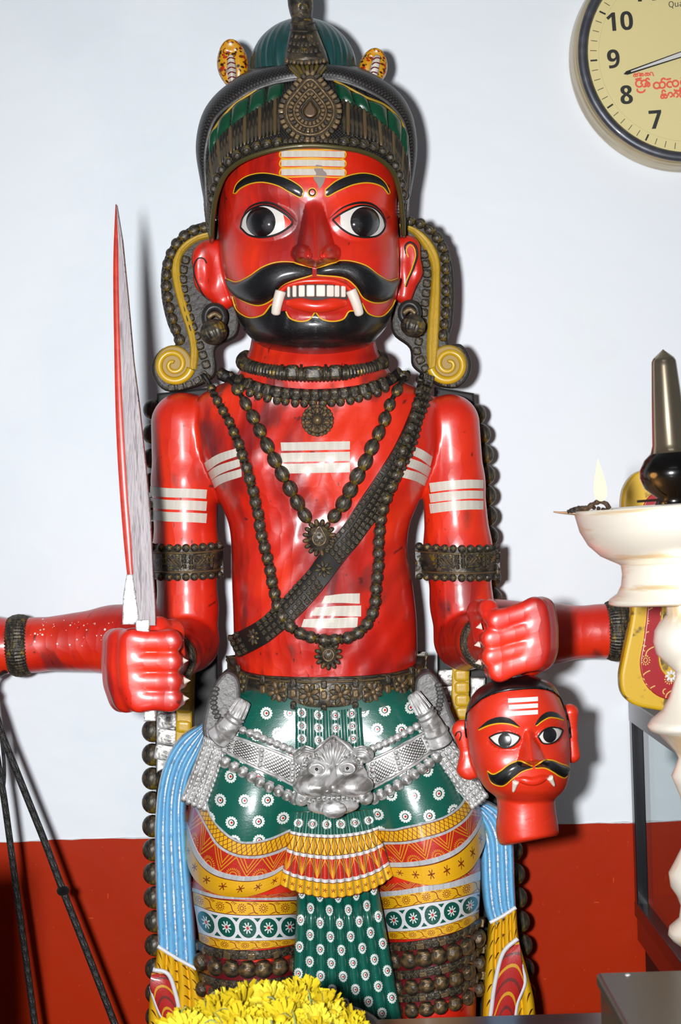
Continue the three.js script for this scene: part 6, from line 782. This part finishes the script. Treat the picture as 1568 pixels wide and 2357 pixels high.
// ---------------------------------------------------------------- glass case at right
{ const x0 = P(1451, 1620, -0.33).x, yT = P(1451, 1612, -0.33).y, yB = P(1464, 2096, -0.33).y, z0 = -0.345, z1 = 0.24, x1 = x0 + 0.42, t = 0.024, k = thing('glass_case', 'black-framed glass display case on a dark red base at the right edge', 'display case', V((x0 + x1) / 2, 0, (z0 + z1) / 2));
  const alu = phys({ color: 0x1b1b1f, roughness: 0.35, metalness: 0.5, clearcoat: 0.3 }), grey = phys({ color: 0xb2b3b4, roughness: 0.45, metalness: 0.3 }), red = phys({ color: 0x5c1410, roughness: 0.4, clearcoat: 0.4 });
  const B = (n, ax, bx, ay, by, az, bz, m, r = 0.002) => part(k, n, box(bx - ax, by - ay, bz - az, r).translate((ax + bx) / 2, (ay + by) / 2, (az + bz) / 2), m);
  for (const [a, b] of [[x0, z0], [x0, z1 - t], [x1 - t, z0], [x1 - t, z1 - t]]) B('post', a, a + t, yB, yT - 0.03, b, b + t, alu);
  for (const y of [yB, yT - 0.034]) { for (const a of [x0, x1 - t]) B(y === yB ? 'bottom_rail' : 'top_rail', a - 0.001, a + t + 0.001, y - (y === yB ? 0.012 : 0), y + (y === yB ? 0.012 : 0.034), z0, z1, y === yB ? alu : grey); for (const b of [z0, z1 - t]) B(y === yB ? 'bottom_rail' : 'top_rail', x0 + t, x1 - t, y - 0.012, y + 0.02, b, b + t, alu); }
  const glass = phys({ color: 0xdfeaea, roughness: 0.03, transmission: 1, thickness: 0, ior: 1.5 });
  B('glass_pane', x0 + 0.009, x0 + 0.013, yB + 0.01, yT - 0.032, z0 + t, z1 - t, glass, 0); B('glass_pane', x1 - 0.013, x1 - 0.009, yB + 0.01, yT - 0.032, z0 + t, z1 - t, glass, 0); B('glass_pane', x0 + t, x1 - t, yB + 0.01, yT - 0.032, z1 - 0.014, z1 - 0.01, glass, 0);
  B('base_panel', x0 + 0.002, x1 - 0.002, yB - 0.05, yB - 0.011, z0 + 0.002, z1 - 0.002, red); B('shelf_board', x0 + 0.004, x1 - 0.004, yB - 0.011, yB - 0.004, z0 + 0.004, z1 - 0.004, red); B('plinth', x0 + 0.012, x1 - 0.012, 0, yB - 0.05, z0 + 0.01, z1 - 0.02, M.blackMatt); }
// ---------------------------------------------------------------- table, steel box, bowl
const tableY = CY - 0.6135;
{ const x0 = -0.62, x1 = 0.72, z0 = 0.3, z1 = 1.15, k = thing('offering_table', 'dark reddish-brown wooden table whose rear edge shows in front of the statue', 'table', V(0.05, 0, 0.7));
  const w = phys({ map: tex(512, 0.5, (u, v) => mix3([0.3, 0.11, 0.06], [0.2, 0.06, 0.04], fbm(u, v, 3, 24, 17, 4))), roughness: 0.3, clearcoat: 0.5, clearcoatRoughness: 0.15 });
  part(k, 'tabletop', box(x1 - x0, 0.03, z1 - z0, 0.004).translate(0.05, tableY - 0.015, (z0 + z1) / 2), w); for (const x of [x0 + 0.05, x1 - 0.05]) for (const z of [z0 + 0.05, z1 - 0.05]) part(k, 'leg', box(0.05, tableY - 0.03, 0.05, 0.004).translate(x, (tableY - 0.03) / 2, z), w); }
{ const z0 = 0.66, c = P(1380, 2240, z0), x0 = c.x, yT = c.y, k = thing('steel_box', 'grey polished steel box at the lower right corner', 'box', V(x0 + 0.17, tableY, z0 + 0.19));
  const st = phys({ color: 0x55583f, roughness: 0.22, metalness: 0.85 }), h = yT - tableY;
  part(k, 'body', box(0.34, h - 0.012, 0.38, 0.003).translate(x0 + 0.17, tableY + (h - 0.012) / 2, z0 + 0.19), st); part(k, 'lid', box(0.346, 0.014, 0.386, 0.004).translate(x0 + 0.17, yT - 0.007, z0 + 0.19), phys({ color: 0x4c4f4d, roughness: 0.3, metalness: 0.6 }), 'grey lid'); place(k, 'rivet', U.bead, M.silver, V(P(1445, 2254, 0.67).x, yT + 0.0005, 0.672), new THREE.Quaternion(), [0.003, 0.0015, 0.003]); }
const bowlC = V(P(610, 2375, 0.6).x, tableY, 0.6), bowlTop = P(610, 2375, 0.6).y, bowlR = pxm(264, 0.6);
{ const k = thing('flower_bowl', 'wide dark metal bowl heaped with yellow flowers', 'bowl', bowlC.clone()), h = bowlTop - tableY, g = new THREE.LatheGeometry([[0, 0.004], [0.55, 0.004], [0.8, 0.16], [0.93, 0.6], [0.985, 0.95], [1.01, 1], [0.985, 1.01], [0.955, 0.95], [0.9, 0.6], [0.76, 0.22], [0.5, 0.12], [0, 0.12]].map(([r, y]) => new THREE.Vector2(r * bowlR, y * h)), 72); g.translate(bowlC.x, bowlC.y, bowlC.z);
  const b = part(k, 'bowl_body', g, phys({ color: 0x3a3836, roughness: 0.4, metalness: 0.7, bumpMap: fineBump, bumpScale: 0.0006 })); part(b, 'rim', new THREE.TorusGeometry(bowlR * 1.0, 0.0022, 10, 90).rotateX(Math.PI / 2).translate(bowlC.x, bowlTop, bowlC.z), phys({ color: 0x454341, roughness: 0.4, metalness: 0.7 })); }
// ---------------------------------------------------------------- yellow chrysanthemum heads
{ const petal = (len, w, lift, curl) => { const g = new THREE.BufferGeometry(), pos = [], idx = [], nv = 5, prof = [0.5, 0.85, 1, 1, 0.55]; for (let j = 0; j < nv; j++) { const t = j / (nv - 1), r = 0.08 + len * t, y = lift * t + curl * t * t; for (const s of [-1, 0, 1]) pos.push(s * w * prof[j] * 0.5, y + (s ? 0.0 : -w * 0.3), r); } for (let j = 0; j < nv - 1; j++) for (let i = 0; i < 2; i++) { const a = j * 3 + i; idx.push(a, a + 3, a + 1, a + 1, a + 3, a + 4); } g.setAttribute('position', new THREE.Float32BufferAttribute(pos, 3)); g.setIndex(idx); return g; };
  const variants = [0, 1, 2].map((v) => { const gs2 = []; const rings = [[15, 0.98, 0.3, 0.02, -0.22], [14, 0.86, 0.28, 0.28, -0.16], [12, 0.66, 0.25, 0.5, -0.08], [9, 0.42, 0.2, 0.6, 0], [5, 0.22, 0.16, 0.55, 0.05]]; rings.forEach(([n, l, w, li, cu], q) => { for (let i = 0; i < n; i++) { const p = petal(l * (0.82 + rnd() * 0.36), w * (0.85 + rnd() * 0.3), li + (rnd() - 0.5) * 0.3, cu + (rnd() - 0.5) * 0.3); p.rotateY((i + rnd() * 0.5 + q * 0.4) / n * Math.PI * 2); gs2.push(p); } }); const g = mergeGeometries(gs2); g.computeVertexNormals(); g.setAttribute('uv', new THREE.Float32BufferAttribute(new Float32Array(g.attributes.position.count * 2), 2)); return g; });
  const yl = [0xc4ae1e, 0xb29a12, 0xcfbe34].map((c) => phys({ color: c, roughness: 0.8, specularIntensity: 0.3, side: THREE.DoubleSide })), calyx = new THREE.SphereGeometry(0.3, 10, 8), gm = phys({ color: 0x5d7a2a, roughness: 0.7 }), disc = new THREE.SphereGeometry(0.22, 12, 8).scale(1, 0.7, 1).translate(0, 0.36, 0), dm = phys({ color: 0xd4b408, roughness: 0.8 });
  const spots = [], R0 = bowlR * 0.8; let tries = 0;
  while (spots.length < 64 && tries++ < 6000) { const a = rnd() * 6.283, r = Math.sqrt(rnd()) * R0, x = Math.cos(a) * r, z = Math.sin(a) * r, q = r / R0, y = 0.014 * (1 - q * q) - 0.004 + (rnd() - 0.3) * 0.012 + (x > 0.0 && x < 0.04 && z < 0 ? 0.008 : 0); const s = 0.019 + rnd() * 0.009; if (spots.some((p) => Math.hypot(p[0] - x, (p[1] - y) * 1.2, p[2] - z) < (p[3] + s) * 0.45)) continue; spots.push([x, y, z, s]); }
  let top = 0, left = 0, right = 0; spots.forEach((p, i) => { const px = p[1] * 0.95 - p[2] * 0.29; if (px > spots[top][1] * 0.95 - spots[top][2] * 0.29) top = i; if (p[0] < spots[left][0]) left = i; if (p[0] > spots[right][0]) right = i; });
  spots.forEach(([x, y, z, s], i) => {
    const pos = V(bowlC.x + x, bowlTop + y + 0.002, bowlC.z + z), special = i === top ? 'yellow chrysanthemum head highest at the back of the heap' : i === left ? 'yellow chrysanthemum head nearest the left rim of the bowl' : i === right ? 'yellow chrysanthemum head nearest the right rim of the bowl' : null;
    const k = thing('chrysanthemum', special || 'yellow chrysanthemum head in the heap in the bowl', 'flower', pos, special ? undefined : 'yellow chrysanthemum heads heaped in the bowl');
    const v = i % 3, m1 = shade(new THREE.Mesh(variants[v], yl[(i >> 1) % 3])), m2 = shade(new THREE.Mesh(calyx, gm)), m3 = shade(new THREE.Mesh(disc, dm)); m1.name = 'petals'; m2.name = 'calyx'; m3.name = 'flower_centre'; m2.position.y = -0.12; k.add(m1, m2, m3); k.scale.setScalar(s);
    k.quaternion.setFromUnitVectors(V(0, 1, 0), V(x * 7 + (rnd() - 0.5) * 1.1, 0.9, z * 4 + 0.75 + (rnd() - 0.5) * 0.9).normalize()); k.rotateY(rnd() * 6.28); });
  // shredded stems and leaf bits among them
  const bits = []; for (let i = 0; i < 22; i++) { const a = rnd() * 6.283, r = Math.sqrt(rnd()) * R0, x = Math.cos(a) * r, z = Math.sin(a) * r, y = 0.016 * (1 - (r / R0) ** 2) + 0.012 + rnd() * 0.008, d = V(rnd() - 0.5, (rnd() - 0.4) * 0.9, rnd() - 0.5).normalize().multiplyScalar(0.006 + rnd() * 0.009), p = V(bowlC.x + x, bowlTop + y, bowlC.z + z); bits.push(sweep([p.clone().sub(d), p.clone().add(V(0, 0.003, 0)), p.clone().add(d)], (t) => 0.0007 * (1 - 0.6 * t) * (i % 3 ? 1 : 1.8), { n: 6, m: 5 })); }
  const st = shade(new THREE.Mesh(mergeGeometries(bits), phys({ color: 0x86955f, roughness: 0.8 }))); st.name = 'stem_scraps'; st.userData = { kind: 'stuff', label: 'thin green stem and leaf scraps among the yellow flowers', category: 'stems' }; scene.add(st); }
// ---------------------------------------------------------------- brass oil lamp
{ const z = 0.45, u = pxm(1, z), c0 = P(1554, 1170, z), k = thing('oil_lamp', 'tall polished brass oil lamp with a lit wick at the right edge', 'oil lamp', V(0, 0, 0));
  const brass = phys({ map: tex(512, 0.2, (a, b) => mix3([1.0, 0.97, 0.9], [0.86, 0.68, 0.44], sm(0.56, 0.85, fbm(a, b, 4, 5, 81, 4)) * 0.6)), roughness: 0.42, metalness: 0.45, clearcoat: 0.3, clearcoatRoughness: 0.2 }), steel = phys({ color: 0xb5a78e, roughness: 0.2, metalness: 0.95 }), soot = phys({ color: 0x0f0d0c, roughness: 0.6, bumpMap: fineBump, bumpScale: 0.002 });
  const lean = 0.045, baseY = tableY, ax = (y) => c0.x + (y - c0.y) * -Math.tan(lean), base = V(ax(baseY), baseY + 0.0034, z); k.position.copy(base); k.rotation.z = lean;
  const L = (name, prof, m, l) => { const g = new THREE.LatheGeometry(prof.map(([r, py]) => new THREE.Vector2(Math.max(0, r) * u, (c0.y + (1170 - py) * u - baseY) / Math.cos(lean))), 72); const q = shade(new THREE.Mesh(uvScale(g, 0.5), m)); q.name = name; if (l) q.userData.label = l; k.add(q); return q; };
  L('bulb', [[46, 1166], [40, 1150], [66, 1128], [75, 1102], [74, 1085], [62, 1062], [48, 1049]], phys({ color: 0x0c0b0a, roughness: 0.25, metalness: 0.6, clearcoat: 0.6, clearcoatRoughness: 0.15 }), 'sooty black round bulb');
  L('spindle', [[48, 1050], [45, 1044], [41, 1030], [38, 980], [34, 920], [29, 850], [28, 838], [24, 830], [0, 810]], steel, 'polished steel-coloured spindle');
  L('dish', [[0, 1178], [200, 1176], [222, 1168], [232, 1167], [230, 1178], [222, 1215], [205, 1248], [178, 1275], [150, 1290], [138, 1296]], brass, 'wide brass oil dish');
  L('neck', [[138, 1296], [133, 1300], [132, 1320], [136, 1345], [147, 1364], [166, 1376], [168, 1386], [160, 1390], [40, 1392]], brass);
  L('column', [[38, 1390], [37, 1420], [55, 1436], [68, 1455], [73, 1480], [68, 1508], [52, 1528], [42, 1538], [28, 1551], [28, 1562], [36, 1585], [46, 1610], [66, 1640], [92, 1660], [101, 1672], [96, 1684], [76, 1692], [58, 1715], [42, 1735], [36, 1750], [44, 1770], [55, 1790], [48, 1812], [38, 1840], [34, 1900], [40, 1950], [60, 1985], [78, 2014], [76, 2045], [64, 2066], [56, 2090], [62, 2120], [86, 2140], [90, 2156], [80, 2170], [60, 2185], [54, 2240], [60, 2300], [84, 2340], [120, 2370], [128, 2390], [126, (1170 + (c0.y - baseY) / u - 6)], [120, 1170 + (c0.y - baseY) / u - 1], [0, 1170 + (c0.y - baseY) / u]], brass, 'turned brass column');
  const W = (px, py, dz = 0) => { const p = P(px, py, z + dz).sub(base); return p.applyAxisAngle(V(0, 0, 1), -lean); }, add = (n, g, m, l) => { const q = shade(new THREE.Mesh(g, m)); q.name = n; if (l) q.userData.label = l; k.add(q); return q; };
  add('spout', sweep([W(1345, 1182), W(1320, 1181), W(1290, 1180), W(1274, 1178)], (t) => u * lerp(9, 1.6, Math.sqrt(t)), { n: 14, m: 8 }), phys({ color: 0x8d7152, roughness: 0.5, metalness: 0.4 }));
  const wick = add('wick', sweep([W(1306, 1178, 0.004), W(1330, 1172, 0.005), W(1352, 1170, 0.006), W(1366, 1160, 0.006), W(1382, 1155, 0.006), W(1396, 1160, 0.006), W(1402, 1170, 0.004)], (t) => u * (4 + 3.5 * hash(Math.floor(t * 14), 2, 2)), { n: 40, m: 8 }), soot, 'charred black cotton wick');
  for (let i = 0; i < 9; i++) { const q = shade(new THREE.Mesh(U.nugget, soot)); q.name = 'soot_crumb'; q.position.copy(W(1318 + i * 11 + rnd() * 6, 1173 - rnd() * 5 + (i > 6 ? 3 : 0), 0.008 * rnd())); q.rotation.set(rnd() * 3, rnd() * 3, rnd() * 3); q.scale.setScalar(u * (3 + rnd() * 3)); k.add(q); }
  add('rod', new THREE.CylinderGeometry(u * 3, u * 3, u * 62, 8).rotateZ(Math.PI / 2).translate(...W(1498, 1152, 0.02).toArray()), soot, 'thin black rod');
  const fp = W(1384, 1152, 0.006), fg = new THREE.LatheGeometry([[0, -4], [8, 0], [14, 8], [15.5, 20], [14, 38], [10, 58], [5.5, 76], [2, 90], [0, 98]].map(([r, y]) => new THREE.Vector2(r * u, y * u)), 24); fg.translate(fp.x, fp.y, fp.z);
  const fl = new THREE.Mesh(fg, new THREE.MeshStandardMaterial({ color: 0x000000, emissive: new THREE.Color().setRGB(1, 0.92, 0.72), emissiveIntensity: 1.08, roughness: 1 })); fl.name = 'flame'; fl.userData.label = 'pale yellow flame'; k.add(fl);
  const pl = new THREE.PointLight(0xffb765, 0.016, 0, 2); pl.name = 'flame_light'; const wp = P(1384, 1115, z + 0.035); pl.position.copy(wp); pl.castShadow = true; scene.add(pl); }
// ---------------------------------------------------------------- iron tongs hanging at left
{ const z = -0.06, k = thing('iron_tongs', 'black wrought-iron tongs with two spread rods hanging at the left edge', 'tongs', P(-26, 1600, z)), rod = (n, pts, r) => part(k, n, sweep(pts.map((q) => P(q[0], q[1], z + (q[2] || 0))), pxm(r), { n: 60, m: 10 }), M.iron);
  rod('rod', [[-26, 1600], [-8, 1650], [8, 1700], [30, 1755], [62, 1835], [104, 1940], [145, 2050], [190, 2165], [230, 2268], [275, 2385]], 8.5);
  rod('rod', [[-26, 1600, 0.004], [-16, 1680, 0.004], [-4, 1760, 0.004], [8, 1830, 0.004], [22, 1930], [38, 2050], [56, 2180], [84, 2385]], 8);
  rod('prong', [[-26, 1602, -0.012], [-4, 1660, -0.012], [6, 1720, -0.012], [10, 1780, -0.01], [6, 1832, -0.006]], 4.5);
  const c = P(145, 2050, z); part(k, 'knob', new THREE.SphereGeometry(pxm(15), 18, 14).scale(1, 0.85, 1).translate(c.x, c.y, c.z), M.iron); part(k, 'pivot', new THREE.SphereGeometry(pxm(14), 16, 12).translate(P(-26, 1600, z).x, P(-26, 1600, z).y, z), M.iron);
  const h = P(-26, 1592, z); part(k, 'wall_hook', sweep([V(h.x, h.y - 0.004, z + 0.004), V(h.x, h.y + 0.012, z - 0.004), V(h.x, h.y + 0.016, z - 0.08), V(h.x, h.y + 0.016, WZ + 0.001)], 0.004, { n: 24, m: 8 }), M.iron); }
renderer.render(scene, camera);
